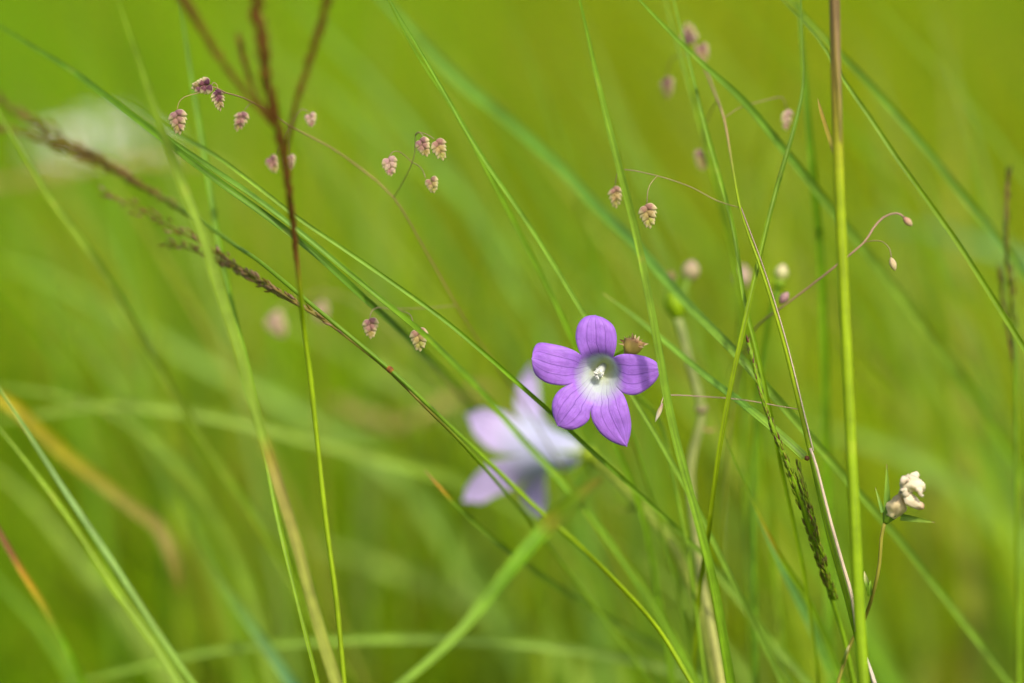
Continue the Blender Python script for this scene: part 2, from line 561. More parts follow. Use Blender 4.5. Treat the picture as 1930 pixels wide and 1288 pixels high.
def grass_mass(name, label, xy, h, w, lean, lean_dir, cols, bend=1.0, seg=6):
    """many thin folded leaves in one mesh. xy (N,2), h,w,lean,lean_dir (N,), cols (N,3)"""
    N = len(h)
    tz = np.linspace(0, 1, seg)[None, :]                                  # (1, seg)
    out = (lean[:, None] * tz ** (1.4 + 0.5 * bend)) * h[:, None]
    up = h[:, None] * (tz - 0.28 * np.clip(lean[:, None], 0, 1.4) * tz ** 2.4)
    cx = xy[:, 0:1] + np.cos(lean_dir)[:, None] * out
    cy = xy[:, 1:2] + np.sin(lean_dir)[:, None] * out
    cz = up - 0.012
    yaw = rng.uniform(0, 2 * np.pi, N)
    bx, by = np.cos(yaw)[:, None], np.sin(yaw)[:, None]
    wid = (w[:, None] * 0.5) * (1 - tz ** 2.2) + 0.00012
    V = np.zeros((N, seg, 3, 3), dtype=np.float32)
    for k, s in enumerate((-1, 0, 1)):
        V[:, :, k, 0] = cx + bx * wid * s - by * wid * 0.35 * (s == 0)
        V[:, :, k, 1] = cy + by * wid * s + bx * wid * 0.35 * (s == 0)
        V[:, :, k, 2] = cz
    V = V.reshape(-1, 3)
    base = (np.arange(N) * seg * 3)[:, None]
    q = []
    for i in range(seg - 1):
        for k in range(2):
            a = i * 3 + k
            q.append([a, a + 1, a + 4, a + 3])
    F = (base[:, :, None] + np.array(q)[None]).reshape(-1, 4)
    me = bpy.data.meshes.new(name)
    me.vertices.add(len(V)); me.vertices.foreach_set('co', V.ravel())
    me.loops.add(F.size); me.loops.foreach_set('vertex_index', F.ravel().astype(np.int32))
    me.polygons.add(len(F))
    me.polygons.foreach_set('loop_start', np.arange(0, F.size, 4, dtype=np.int32))
    me.polygons.foreach_set('loop_total', np.full(len(F), 4, dtype=np.int32))
    me.update(calc_edges=True)
    me.polygons.foreach_set('use_smooth', np.ones(len(F), dtype=bool))
    a = me.color_attributes.new('tint', 'FLOAT_COLOR', 'POINT')
    t = np.ones((N, seg, 3, 4), dtype=np.float32)
    dry = rng.uniform(0, 1, N)
    tipf = np.where(dry[:, None] < 0.25, tz ** 2 * 0.8, tz ** 4 * 0.2)[:, :, None]
    c = cols[:, None, :] * (1 - tipf) + np.array((0.27, 0.25, 0.015))[None, None, :] * tipf
    t[..., :3] = c[:, :, None, :]
    a.data.foreach_set('color', t.ravel())
    l = me.uv_layers.new(name='uv')
    uvv = np.zeros((N, seg, 3, 2), dtype=np.float32)
    uvv[..., 0] = np.array([0, .5, 1]) + rng.uniform(0, 30, N)[:, None, None]
    uvv[..., 1] = (tz * 200)[:, :, None]
    l.data.foreach_set('uv', uvv.reshape(-1, 2)[F.ravel()].ravel())
    me.materials.append(M_MEADOW)
    me.validate()
    ob = bpy.data.objects.new(name, me)
    COL.objects.link(ob)
    ob['kind'] = 'stuff'
    ob['label'] = label
    return ob

def meadow_cols(xy, N, warm=0.0):
    c = np.zeros((N, 3))
    pal = np.array([FRESH, BRIGHT, PALE, DARK, (0.16, 0.24, 0.002), (0.22, 0.23, 0.01), (0.13, 0.29, 0.003)]) * np.array([1.08, 1.25, 0.8])
    idx = rng.choice(len(pal), N, p=[.24, .22, .12, .08, .18, .05, .11])
    c[:] = pal[idx]
    patch = np.array([noise.noise(Vector((x * 2.2, y * 1.1, 5))) for x, y in xy])
    side = np.clip((xy[:, 0] / np.maximum(0.2 * xy[:, 1], 0.1)), -1, 1)
    yel = np.clip(patch * 1.3 + warm + 0.6 * side, -0.8, 1.4)[:, None]
    c *= 1 + yel * np.array([0.46, 0.07, 0.1])
    c[:, 2] *= 0.6
    p2 = np.array([noise.noise(Vector((x * 4.5, y * 2.0, 11))) for x, y in xy])[:, None]
    c *= 1 + 0.7 * p2
    c *= rng.uniform(0.75, 1.25, (N, 1))
    return c

def make_meadow():
    # tall grass from behind the flowers out to the far field
    N = 44000
    u = rng.uniform(0, 1, N)
    y = 1.02 + 8.0 * u ** 1.75
    x = rng.uniform(-1, 1, N) * (0.40 + 0.36 * y)
    # tufts: pull the roots together
    tx, ty = rng.uniform(-1, 1, 1500), 1.02 + 8.0 * rng.uniform(0, 1, 1500) ** 1.75
    tx = tx * (0.40 + 0.36 * ty)
    k = rng.integers(0, 1500, N)
    near = rng.uniform(0, 1, N) < 0.55
    x = np.where(near, tx[k] + rng.normal(0, 0.035, N), x)
    y = np.where(near, ty[k] + rng.normal(0, 0.035, N), y)
    y = np.maximum(y, 1.0)
    h = rng.uniform(0.20, 0.44, N) * np.clip((y - 0.25) / 1.0, 0.5, 1.0)
    w = rng.uniform(0.0018, 0.0042, N)
    lean = np.abs(rng.normal(0.55, 0.40, N))
    ld = np.where(rng.uniform(0, 1, N) < 0.62, rng.normal(np.pi * 0.95, 0.7, N), rng.uniform(0, 2 * np.pi, N))
    xy = np.stack([x, y], 1)
    mc = meadow_cols(xy, N, 0.15)
    tk = rng.uniform(0, 1, 1500)[k]
    straw = near & (tk < 0.13)
    mc[straw] = np.array((0.27, 0.22, 0.03)) * rng.uniform(0.7, 1.2, (straw.sum(), 1))
    dk = near & (tk > 0.84)
    mc[dk] *= np.array((0.65, 0.75, 0.6))
    grass_mass('meadow_grass', 'dense green meadow grass filling the field behind the flowers', xy, h, w, lean, ld, mc)
    # low turf under and in front of the flowers
    N = 13000
    y = rng.uniform(-0.5, 1.15, N)
    x = rng.uniform(-0.75, 0.75, N)
    h = rng.uniform(0.07, 0.19, N) * np.clip(1.1 - 0.25 * y, 0.7, 1.1)
    h *= np.where(y < 0.35, 0.7, 1.0)
    w = rng.uniform(0.0012, 0.0030, N)
    lean = np.abs(rng.normal(0.5, 0.35, N))
    ld = rng.uniform(0, 2 * np.pi, N)
    xy = np.stack([x, y], 1)
    grass_mass('low_grass', 'short green turf around the roots of the flower stalks', xy, h, w, lean, ld, meadow_cols(xy, N))

make_meadow()

# ------------------------------------------------------------------ bellflowers
def resample(pl, n):
    p = [Vector((a[0], a[1], 0)) for a in pl]
    S = arclen(p)
    out = []
    for i in range(n):
        s = S[-1] * i / (n - 1)
        k = 0
        while k < len(S) - 2 and S[k + 1] < s:
            k += 1
        f = (s - S[k]) / max(1e-9, S[k + 1] - S[k])
        q = p[k].lerp(p[k + 1], f)
        out.append((q.x, q.y))
    return out

def smooth2(pl, per=6):
    q = catmull([Vector((a[0], a[1], 0)) for a in pl], 1e9)
    # dense catmull by hand, in the plane
    p = [Vector((a[0], a[1], 0)) for a in pl]
    if len(p) < 3:
        return pl
    e = [p[0] * 2 - p[1]] + p + [p[-1] * 2 - p[-2]]
    out = []
    for i in range(1, len(e) - 2):
        a, b, c, d = e[i - 1:i + 3]
        for j in range(per):
            t = j / per
            v = 0.5 * ((2 * b) + (c - a) * t + (2 * a - 5 * b + 4 * c - d) * t * t + (3 * b - a - 3 * c + d) * t ** 3)
            out.append((v.x, v.y))
    out.append((p[-1].x, p[-1].y))
    return out

def interp(tab, x):
    return float(np.interp(x, [a for a, _ in tab], [b for _, b in tab]))

def corolla(lobes, profile, place, parent, mat, shear=(0, 0), tilt=None, ns=18, nt_in=12, nt_out=26, thick=0.14, curl=0.0, seed=0):
    """lobes: list of (left sinus..tip polyline, right sinus..tip polyline) in mm around the flower's middle; left comes first
    counter-clockwise seen from the front. place(x, y, z) -> world. One petal mesh for each lobe with its share of the throat."""
    prof_x = np.linspace(0, 30, 240)
    px = np.array([a for a, _ in profile]); pz = np.array([b for _, b in profile])
    zz = np.interp(prof_x, px, pz)
    ker = np.ones(9) / 9
    zz = np.convolve(np.pad(zz, 4, mode='edge'), ker, mode='valid')
    def Z(r):
        return float(np.interp(r, prof_x, zz))
    zmin = pz.min()
    for li, (Lp, Rp) in enumerate(lobes):
        Lp, Rp = resample(smooth2(Lp), nt_out), resample(smooth2(Rp), nt_out)
        aL, aR = math.atan2(Lp[0][1], Lp[0][0]), math.atan2(Rp[0][1], Rp[0][0])
        while aR > aL:
            aR -= 2 * math.pi
        rL, rR = math.hypot(*Lp[0]), math.hypot(*Rp[0])
        rows = []
        r_in = 0.06
        for i in range(nt_in):
            t = i / nt_in
            row = []
            for j in range(ns + 1):
                s = j / ns
                a = aL + (aR - aL) * s
                r = r_in + (rL + (rR - rL) * s - r_in) * t
                row.append((math.cos(a) * r, math.sin(a) * r))
            rows.append(row)
        for i in range(nt_out):
            t = i / (nt_out - 1)
            row = []
            k = max(0.0, 1 - t / 0.3)
            k = k * k * (3 - 2 * k)
            for j in range(ns + 1):
                s = j / ns
                lx, ly = Lp[i][0] + (Rp[i][0] - Lp[i][0]) * s, Lp[i][1] + (Rp[i][1] - Lp[i][1]) * s
                a0, a1 = math.atan2(Lp[i][1], Lp[i][0]), math.atan2(Rp[i][1], Rp[i][0])
                while a1 > a0:
                    a1 -= 2 * math.pi
                if a0 - a1 > math.pi * 1.2:
                    k2 = 0
                else:
                    k2 = k
                q0, q1 = math.hypot(*Lp[i]), math.hypot(*Rp[i])
                a = a0 + (a1 - a0) * s
                r = q0 + (q1 - q0) * s
                row.append((math.cos(a) * r * k2 + lx * (1 - k2), math.sin(a) * r * k2 + ly * (1 - k2)))
            rows.append(row)
        nt = len(rows)
        tl = tilt[li] if tilt else 0.0
        co = np.zeros((nt, ns + 1, 3))
        rho = np.zeros((nt, ns + 1))
        for i in range(nt):
            t = max(0.0, (i - nt_in) / (nt_out - 1))
            for j in range(ns + 1):
                x, y = rows[i][j]
                s = 2 * j / ns - 1
                r = math.hypot(x, y)
                z = Z(r)
                lob = t * (1 - t) * 4 if t < 0.5 else 1.0
                ridge = 0.16 * math.exp(-(s / 0.16) ** 2) + 0.10 * (math.exp(-((s - .46) / .12) ** 2) + math.exp(-((s + .46) / .12) ** 2))
                z += lob * (-curl * s * s - 0.5 * max(0, abs(s) - 0.75) * 4 * curl - ridge) + tl * t * t
                z += lob * 1.15 * noise.noise(Vector((x * 0.20, y * 0.20, seed + li * 7.1))) * t + lob * 0.12 * noise.noise(Vector((x * 0.9, y * 0.9, seed)))
                dz = min(0.0, z + 2.5) / (zmin + 2.5)
                dz = max(0.0, dz)
                co[i, j] = (x + shear[0] * dz, y + shear[1] * dz, z)
                rho[i, j] = r * (1 - 0.22 * max(0, -y / max(r, 1e-6)) + 0.12 * max(0, y / max(r, 1e-6)))
        # normals in the flower's own frame
        du = np.gradient(co, axis=1); dv = np.gradient(co, axis=0)
        nn = np.cross(du, dv)
        ln = np.linalg.norm(nn, axis=2, keepdims=True)
        nn = nn / np.maximum(ln, 1e-9)
        if nn[nt // 2, ns // 2, 2] < 0:
            nn = -nn
        bad = ln[..., 0] < 1e-7
        nn[bad] = (0, 0, 1)
        back = co - nn * thick
        verts, uv, rr, faces = [], [], [], []
        W = ns + 1
        for arr in (co, back):
            for i in range(nt):
                for j in range(W):
                    verts.append(place(*arr[i, j]))
                    uv.append((j / ns, i / (nt - 1)))
                    rr.append(rho[i, j])
        o = nt * W
        for i in range(nt - 1):
            for j in range(ns):
                a = i * W + j
                faces.append((a, a + W, a + W + 1, a + 1))
                faces.append((o + a, o + a + 1, o + a + W + 1, o + a + W))
        for i in range(nt_in, nt - 1):                       # close the free edges of the lobe
            a, b = i * W, (i + 1) * W
            faces.append((a, o + a, o + b, b))
            faces.append((a + ns, b + ns, o + b + ns, o + a + ns))
        link_mesh('petal', verts, faces, mat, parent, uv, None, rr)

def zoom(pts, cx, cy, k=0.12435):
    """points read in the 1288 px enlargement of 970..1270 x 560..860 -> mm around (cx, cy)"""
    out = []
    for a, b in pts:
        x, y = 970 + a * 300 / 1288, 560 + b * 300 / 1288
        out.append(((x - cx) * k, -(y - cy) * k))
    return out

def sepal(name, base, direction, length, width, parent, cols, side=None, bend=0.0):
    D = Vector(direction).normalized()
    sd_ = (Vector(side) if side is not None else Vector((0, 0, 1)))
    path = []
    for i in range(9):
        t = i / 8
        path.append(Vector(base) + D * (length * (1 - t)) + sd_ * (bend * length * (1 - t) ** 2))
    S = arclen(path)[-1]
    return loft(name, path, blade_section(1.0, width, width, S * 0.85, 0.4, 0.0002), M_LEAF, parent, cols, sharp=50)

def front_bellflower():
    cx, cy = 1129, 706
    stem_path = to_ground(px_path([(1139, 692, 0.017), (1165, 712, 0.027), (1203, 748, 0.036), (1232, 774, 0.038), (1252, 812, 0.038), (1266, 880, 0.036),
                                   (1284, 970, 0.034), (1302, 1080, 0.032), (1330, 1290, 0.032)]))
    root = thing('bellflower', 'violet five-petalled bellflower wide open with a white stigma in its pale throat', 'flower', stem_path[-1])
    C = P(cx, cy, 0.0)
    def place(x, y, z):
        return C + RT * (x / 1000) + UP * (y / 1000) - FW * (z / 1000)
    s_tr, s_rl, s_ll, s_lf, s_lt = (797, 495), (828, 733), (636, 872), (466, 698), (536, 468)
    top = ([s_lt, (508, 400), (493, 325), (503, 250), (530, 195), (570, 160), (615, 148), (655, 147)],
           [s_tr, (818, 430), (828, 360), (824, 295), (805, 240), (770, 200), (720, 168), (655, 147)])
    right = ([s_tr, (830, 475), (880, 462), (960, 464), (1050, 480), (1120, 508), (1165, 545), (1184, 590)],
             [s_rl, (862, 768), (905, 788), (960, 795), (1020, 780), (1095, 730), (1150, 672), (1184, 590)])
    lowr = ([s_rl, (878, 785), (908, 850), (930, 930), (944, 1010), (944, 1080), (930, 1155), (910, 1214)],
            [s_ll, (616, 920), (625, 985), (652, 1045), (700, 1110), (770, 1165), (840, 1197), (910, 1214)])
    lowl = ([s_ll, (612, 930), (606, 985), (570, 1030), (525, 1058), (470, 1076), (410, 1072), (347, 1045)],
            [s_lf, (400, 728), (350, 765), (315, 820), (301, 880), (308, 950), (325, 1000), (347, 1045)])
    left = ([s_lf, (420, 715), (350, 714), (270, 700), (205, 665), (165, 625), (145, 570), (139, 500)],
            [s_lt, (480, 432), (400, 402), (300, 380), (225, 369), (180, 378), (150, 425), (139, 500)])
    lobes = [tuple(zoom(e, cx, cy) for e in lb) for lb in (top, right, lowr, lowl, left)]
    prof = [(0, -9.8), (1.0, -9.6), (2.2, -8.8), (3.2, -7.0), (4.1, -4.8), (4.9, -3.0), (5.8, -1.8), (7, -0.9), (9, -0.2), (11.5, 0.1), (14, -0.1), (18, -1.0)]
    corolla(lobes, prof, place, root, M_PETAL, shear=(1.5, 2.1), tilt=[-1.6, 0.2, -0.8, -0.6, 0.3], curl=0.55, seed=3)
    # style and stigma
    st = [place(1.3, 1.9, -9.6), place(1.0, 1.5, -8), place(0.4, 0.7, -5.2), place(-0.05, 0.15, -3.4)]
    tube('style', catmull(st, 0.001), 0.00085, 0.00105, root, (0.56, 0.60, 0.56), n=12, mat=M_HUSK)
    h = Heap()
    for i in range(46):
        a, q = random.uniform(0, 6.28), random.uniform(0.0, 1) ** 0.5
        b = Vector(place(-0.05 + math.cos(a) * 1.0 * q, 0.1 + math.sin(a) * 1.1 * q, -3.3 + random.uniform(-0.6, 0.8) - 0.5 * q))
        ax = Vector((math.cos(a) * q, 0, math.sin(a) * q)) - FW * 0.9 + Vector((random.uniform(-.3, .3), 0, random.uniform(-.3, .3)))
        v, f, par = ellipsoid(b, ax, random.uniform(0.8, 1.3) / 1000, 0.00030, 0.00030, nu=6, nv=5)
        h.add(v, f, par, lambda t, a: (0.80, 0.80, 0.80))
    h.build('stigma', M_HUSK, root, stuff=True)
    # calyx behind the bell, pedicel and stalk
    back = P(1139, 692, 0.0165)
    axis = (Vector(place(1.5, 2.1, -16)) - Vector(place(0, 0, -2))).normalized()
    body('calyx', Vector(place(1.7, 2.4, -16.2)), axis, 0.0050, 0.0042, 0.0042, [(0, FRESH), (1, DARK)], root, M_STEM)
    for k in range(5):
        a = 2 * math.pi * k / 5 + 0.6
        dr = RT * math.cos(a) + UP * math.sin(a)
        sepal('sepal', Vector(place(1.7, 2.4, -15.4)) + dr * 0.0014, dr * 0.75 + FW * -0.5, 0.0085, 0.0010, root, FRESH, side=FW)
    tube('stalk', stem_path, 0.00042, 0.0008, root, [(0, FRESH), (1, PALE)])

front_bellflower()

def orient(axis, roll=0.0):
    A = Vector(axis).normalized()
    X = A.cross(Vector((0, 0, 1)))
    if X.length < 1e-4:
        X = Vector((1, 0, 0))
    X.normalize()
    Y = A.cross(X)
    c, s = math.cos(roll), math.sin(roll)
    return X * c + Y * s, Y * c - X * s, A

def side_bellflower():
    d = 0.085
    base = P(1102, 858, d)
    stem_path = to_ground(px_path([(1104, 859, d), (1135, 876, d), (1165, 905, d - .005), (1200, 945, d - .01), (1240, 990, d - .015), (1278, 1045, d - .02),
                                   (1305, 1110, d - .02), (1330, 1200, d - .02), (1350, 1290, d - .02)]))
    root = thing('bellflower', 'pale lilac bellflower seen from its side, behind the violet one', 'flower', stem_path[-1])
    axis = (RT * -0.74 + UP * 0.06 + FW * 0.66)
    X, Y, A = orient(axis, R(-18))
    def place(x, y, z):
        return base + (X * x + Y * y + A * (z + 19.0)) * 0.001
    lobes = []
    lens = [22.0, 15.5, 22.5, 21.5, 24.0]
    for i in range(5):
        c = math.pi / 2 - i * 2 * math.pi / 5
        rs = 6.8
        def pt(r, off):
            off = off + (0, 0, 0, 0.0, 0.34)[i] * max(0.0, r - 8.4)
            return (math.cos(c) * r - math.sin(c) * off, math.sin(c) * r + math.cos(c) * off)
        sl = (math.cos(c + math.pi / 5) * rs, math.sin(c + math.pi / 5) * rs)
        sr = (math.cos(c - math.pi / 5) * rs, math.sin(c - math.pi / 5) * rs)
        T = lens[i]
        Ls = [sl] + [pt(r, o) for r, o in ((8.4, 5.0), (10.5, 5.4), (12.6, 5.1), (T - 4.2, 3.7), (T - 1.8, 1.6))] + [pt(T, 0)]
        Rs = [sr] + [pt(r, -o) for r, o in ((8.4, 5.0), (10.5, 5.4), (12.6, 5.1), (T - 4.2, 3.7), (T - 1.8, 1.6))] + [pt(T, 0)]
        lobes.append((Ls, Rs))
    prof = [(0, -19), (0.9, -18.8), (2.6, -17.6), (4.2, -13.5), (5.4, -8.0), (6.6, -3.6), (8.2, 0.0), (10, 2.4), (13, 4.6), (16, 5.6), (22, 5.8)]
    corolla(lobes, prof, place, root, M_PETAL2, tilt=[-1.5, 0.5, -2.0, 1.0, -1.0], curl=0.8, seed=21)
    body('calyx', base - A * 0.0015, A, 0.0065, 0.0044, 0.0044, [(0, BRIGHT), (1, LIME)], root, M_STEM)
    for k in range(5):
        a = 2 * math.pi * k / 5
        dr = X * math.cos(a) + Y * math.sin(a)
        sepal('sepal', base + dr * 0.0014, dr * 0.9 + A * 0.35, 0.009, 0.0011, root, BRIGHT, side=A * -1, bend=0.1)
    tube('stalk', stem_path, 0.0011, 0.0013, root, [(0, LIME), (0.35, (0.27, 0.27, 0.06)), (0.6, PALE), (1, PALE)])
    leaf('', [(1158, 958, d), (1180, 960, d), (1205, 956, d - .008), (1222, 952, d - .01)], (12, 10), LIME, ground=False, parent=root, name='bract', tip=0.003)

side_bellflower()

# ------------------------------------------------------------------ quaking grass
def scale_mesh(name, base_c, edge_c):
    v, f, par = ellipsoid((0, 0, 0), (0, 0, 1), 1.0, 0.62, 0.50, facing=(0, -1, 0), nu=8, nv=6, point=0.5)
    tint = []
    for t, a in par:
        side = abs(math.cos(a * 2 * math.pi))
        k = max((t - 0.52) / 0.25, (side - 0.80) / 0.2 * (t > 0.15))
        tint.append(lerp3(base_c, edge_c, k))
    me = bpy.data.meshes.new(name)
    me.from_pydata([tuple(x) for x in v], [], f)
    me.polygons.foreach_set('use_smooth', [True] * len(me.polygons))
    lv = [l.vertex_index for l in me.loops]
    l = me.uv_layers.new(name='uv')
    for i, k in enumerate(lv):
        l.data[i].uv = (par[k][1], par[k][0] * 4)
    at = me.color_attributes.new('tint', 'FLOAT_COLOR', 'POINT')
    for i, c in enumerate(tint):
        at.data[i].color = (*c, 1)
    me.materials.append(M_HUSK)
    return me

SCALES = {
    'purple': [scale_mesh('scale_purple', PURPLE, CREAM), scale_mesh('scale_plum', (0.12, 0.04, 0.055), CREAM), scale_mesh('scale_olive', (0.20, 0.15, 0.05), CREAM)],
    'mauve': [scale_mesh('scale_mauve', (0.23, 0.11, 0.11), CREAM), scale_mesh('scale_rose', (0.25, 0.13, 0.10), CREAM), scale_mesh('scale_green', (0.24, 0.19, 0.05), CREAM)],
    'tan': [scale_mesh('scale_tan', (0.26, 0.14, 0.10), CREAM), scale_mesh('scale_buff', (0.28, 0.20, 0.07), CREAM), scale_mesh('scale_lime', (0.25, 0.24, 0.05), CREAM)],
    'pink': [scale_mesh('scale_pink', (0.36, 0.22, 0.20), CREAM), scale_mesh('scale_blush', (0.34, 0.23, 0.17), CREAM), scale_mesh('scale_wine', (0.24, 0.11, 0.10), CREAM)],
}

def spikelet(plant, x, y, d, wpx, hpx, ang, kind, n=9, yaw=0.0):
    """flat heart of overlapping scales; (x, y) its middle, ang the direction of its tip in the picture (degrees, -90 hangs down)"""
    c = P(x, y, d)
    Lg, Wd = MM(hpx, d), MM(wpx, d)
    T = (RT * math.cos(R(ang)) + UP * math.sin(R(ang))).normalized()
    Q = (-FW).cross(T).normalized()
    Q = (Q * math.cos(yaw) + FW * math.sin(yaw)).normalized()
    N = T.cross(Q)
    root = bpy.data.objects.new('spikelet', None)
    COL.objects.link(root)
    root.parent = plant
    root.empty_display_size = 0.003
    root.location = c - plant.matrix_world.translation
    for i in range(n):
        t = i / (n - 1)
        side = -1 if i % 2 else 1
        if i == n - 1:
            side = 0
        sz = (1 - 0.45 * t) * (0.9 if i < 2 else 1.0)
        ang_o = R(64 - 42 * t) * side
        ax = (T * math.cos(ang_o) + Q * math.sin(ang_o)).normalized()
        pos = T * (Lg * (-0.34 + 0.62 * t)) + Q * (side * Wd * (0.25 - 0.14 * t)) + N * (Lg * 0.035 * (1 if i % 4 < 2 else -1))
        me = SCALES[kind][min(2, int(t * 2.3 + random.uniform(0, 0.7)))]
        o = bpy.data.objects.new('scale', me)
        COL.objects.link(o)
        o.parent = root
        zx = N.cross(ax).normalized()
        m = Matrix((zx, -N, ax)).transposed().to_4x4()
        ln = Lg * 0.50 * sz
        wd = Wd * 0.78 * sz
        o.matrix_local = Matrix.Translation(pos) @ m @ Matrix.Diagonal((wd, Lg * 0.42 * sz, ln, 1))
    return root

def branch(plant, pts, r0=1.4, r1=1.8, cols=None, name='branch'):
    r0 = min(r0, 1.7)
    dm = pts[0][2]
    return tube(name, px_path(pts, 0.0015), MM(r0, dm) / 2 * 1.0, MM(r1, dm) / 2, plant, cols or [(0, (0.26, 0.18, 0.11)), (1, (0.22, 0.17, 0.06))], n=6)

def quaking_grass_a():
    d = 0.02
    main = px_path([(372, 168, 0.0), (402, 164, 0.0), (425, 175, 0.0), (460, 185, 0.005), (500, 207, 0.01), (550, 240, 0.018), (620, 276, 0.022), (680, 318, 0.025), (742, 373, 0.022),
                    (800, 470, 0.03), (860, 576, 0.036), (900, 640, 0.045), (950, 710, 0.055), (1010, 800, 0.07), (1080, 920, 0.08), (1160, 1090, 0.08), (1240, 1290, 0.08)])
    path = to_ground(main)
    pl = thing('quaking_grass_stalk', 'quaking grass with dangling purple-and-cream spikelets, its stalk arching behind the red-brown panicle', 'grass', path[-1])
    tube('stalk', path, 0.00016, 0.00048, pl, [(0, (0.22, 0.14, 0.07)), (0.45, (0.21, 0.16, 0.035)), (0.62, (0.18, 0.18, 0.02)), (1, FRESH)], n=6, t_in=arclen(main)[-1])
    body('node', P(742, 373, 0.0218), P(742, 373, .022) - P(700, 332, .022), 0.0018, 0.0013, 0.0013, ORANGE, pl) if False else None
    br = lambda pts, **k: branch(pl, pts, **k)
    G = [(0, (0.34, 0.27, 0.08)), (1, (0.22, 0.14, 0.09))]
    br([(334, 208, 0), (337, 194, 0), (348, 183, 0), (372, 176, 0), (400, 168, 0)], cols=G)
    br([(411, 172, 0), (409, 160, 0), (402, 156, 0), (398, 164, 0)], cols=G)
    br([(461, 208, 0.012), (470, 197, 0.012), (480, 192, 0.009)])
    br([(583, 213, 0.02), (572, 206, 0.02), (560, 213, 0.02), (548, 238, 0.018)])
    br([(522, 293, 0.022), (532, 268, 0.02), (546, 240, 0.018)])
    br([(544, 290, 0.022), (543, 265, 0.02), (547, 240, 0.018)])
    br([(732, 298, 0.004), (740, 287, 0.005), (752, 286, 0.008), (766, 296, 0.01), (776, 306, 0.01)])
    br([(800, 261, 0.002), (792, 250, 0.004), (783, 253, 0.006), (782, 285, 0.01), (775, 312, 0.012), (758, 346, 0.018), (742, 373, 0.022)])
    br([(818, 262, 0.002), (805, 254, 0.003), (790, 250, 0.005), (783, 256, 0.006)])
    br([(802, 336, 0.006), (797, 322, 0.008), (788, 312, 0.01), (776, 306, 0.012)])
    br([(697, 602, 0.006), (700, 588, 0.01), (712, 580, 0.014), (740, 582, 0.02), (800, 581, 0.028), (860, 576, 0.036)])
    br([(779, 620, 0.0), (777, 602, 0.004), (768, 590, 0.012), (738, 582, 0.02)])
    sp = lambda *a, **k: spikelet(pl, *a, **k)
    sp(378, 163, 0.0, 36, 44, 190, 'purple', n=11)
    sp(336, 233, 0.0, 34, 54, -82, 'mauve', n=11)
    sp(412, 191, 0.0, 25, 48, -78, 'purple', n=11, yaw=0.4)
    sp(452, 231, 0.013, 26, 46, -108, 'mauve')
    sp(586, 228, 0.021, 26, 30, -80, 'pink')
    sp(515, 312, 0.026, 28, 38, -70, 'mauve')
    sp(546, 308, 0.028, 22, 34, -90, 'pink')
    sp(735, 316, 0.004, 33, 42, -80, 'pink', n=11, yaw=0.3)
    sp(799, 280, 0.002, 30, 42, -68, 'mauve', n=10)
    sp(829, 285, 0.002, 31, 48, -72, 'tan', n=10, yaw=0.3)
    sp(815, 351, 0.006, 29, 34, -75, 'tan', n=9)
    sp(698, 621, 0.008, 31, 45, -88, 'mauve', n=10)
    sp(790, 643, 0.0, 35, 50, -84, 'tan', n=11)

quaking_grass_a()

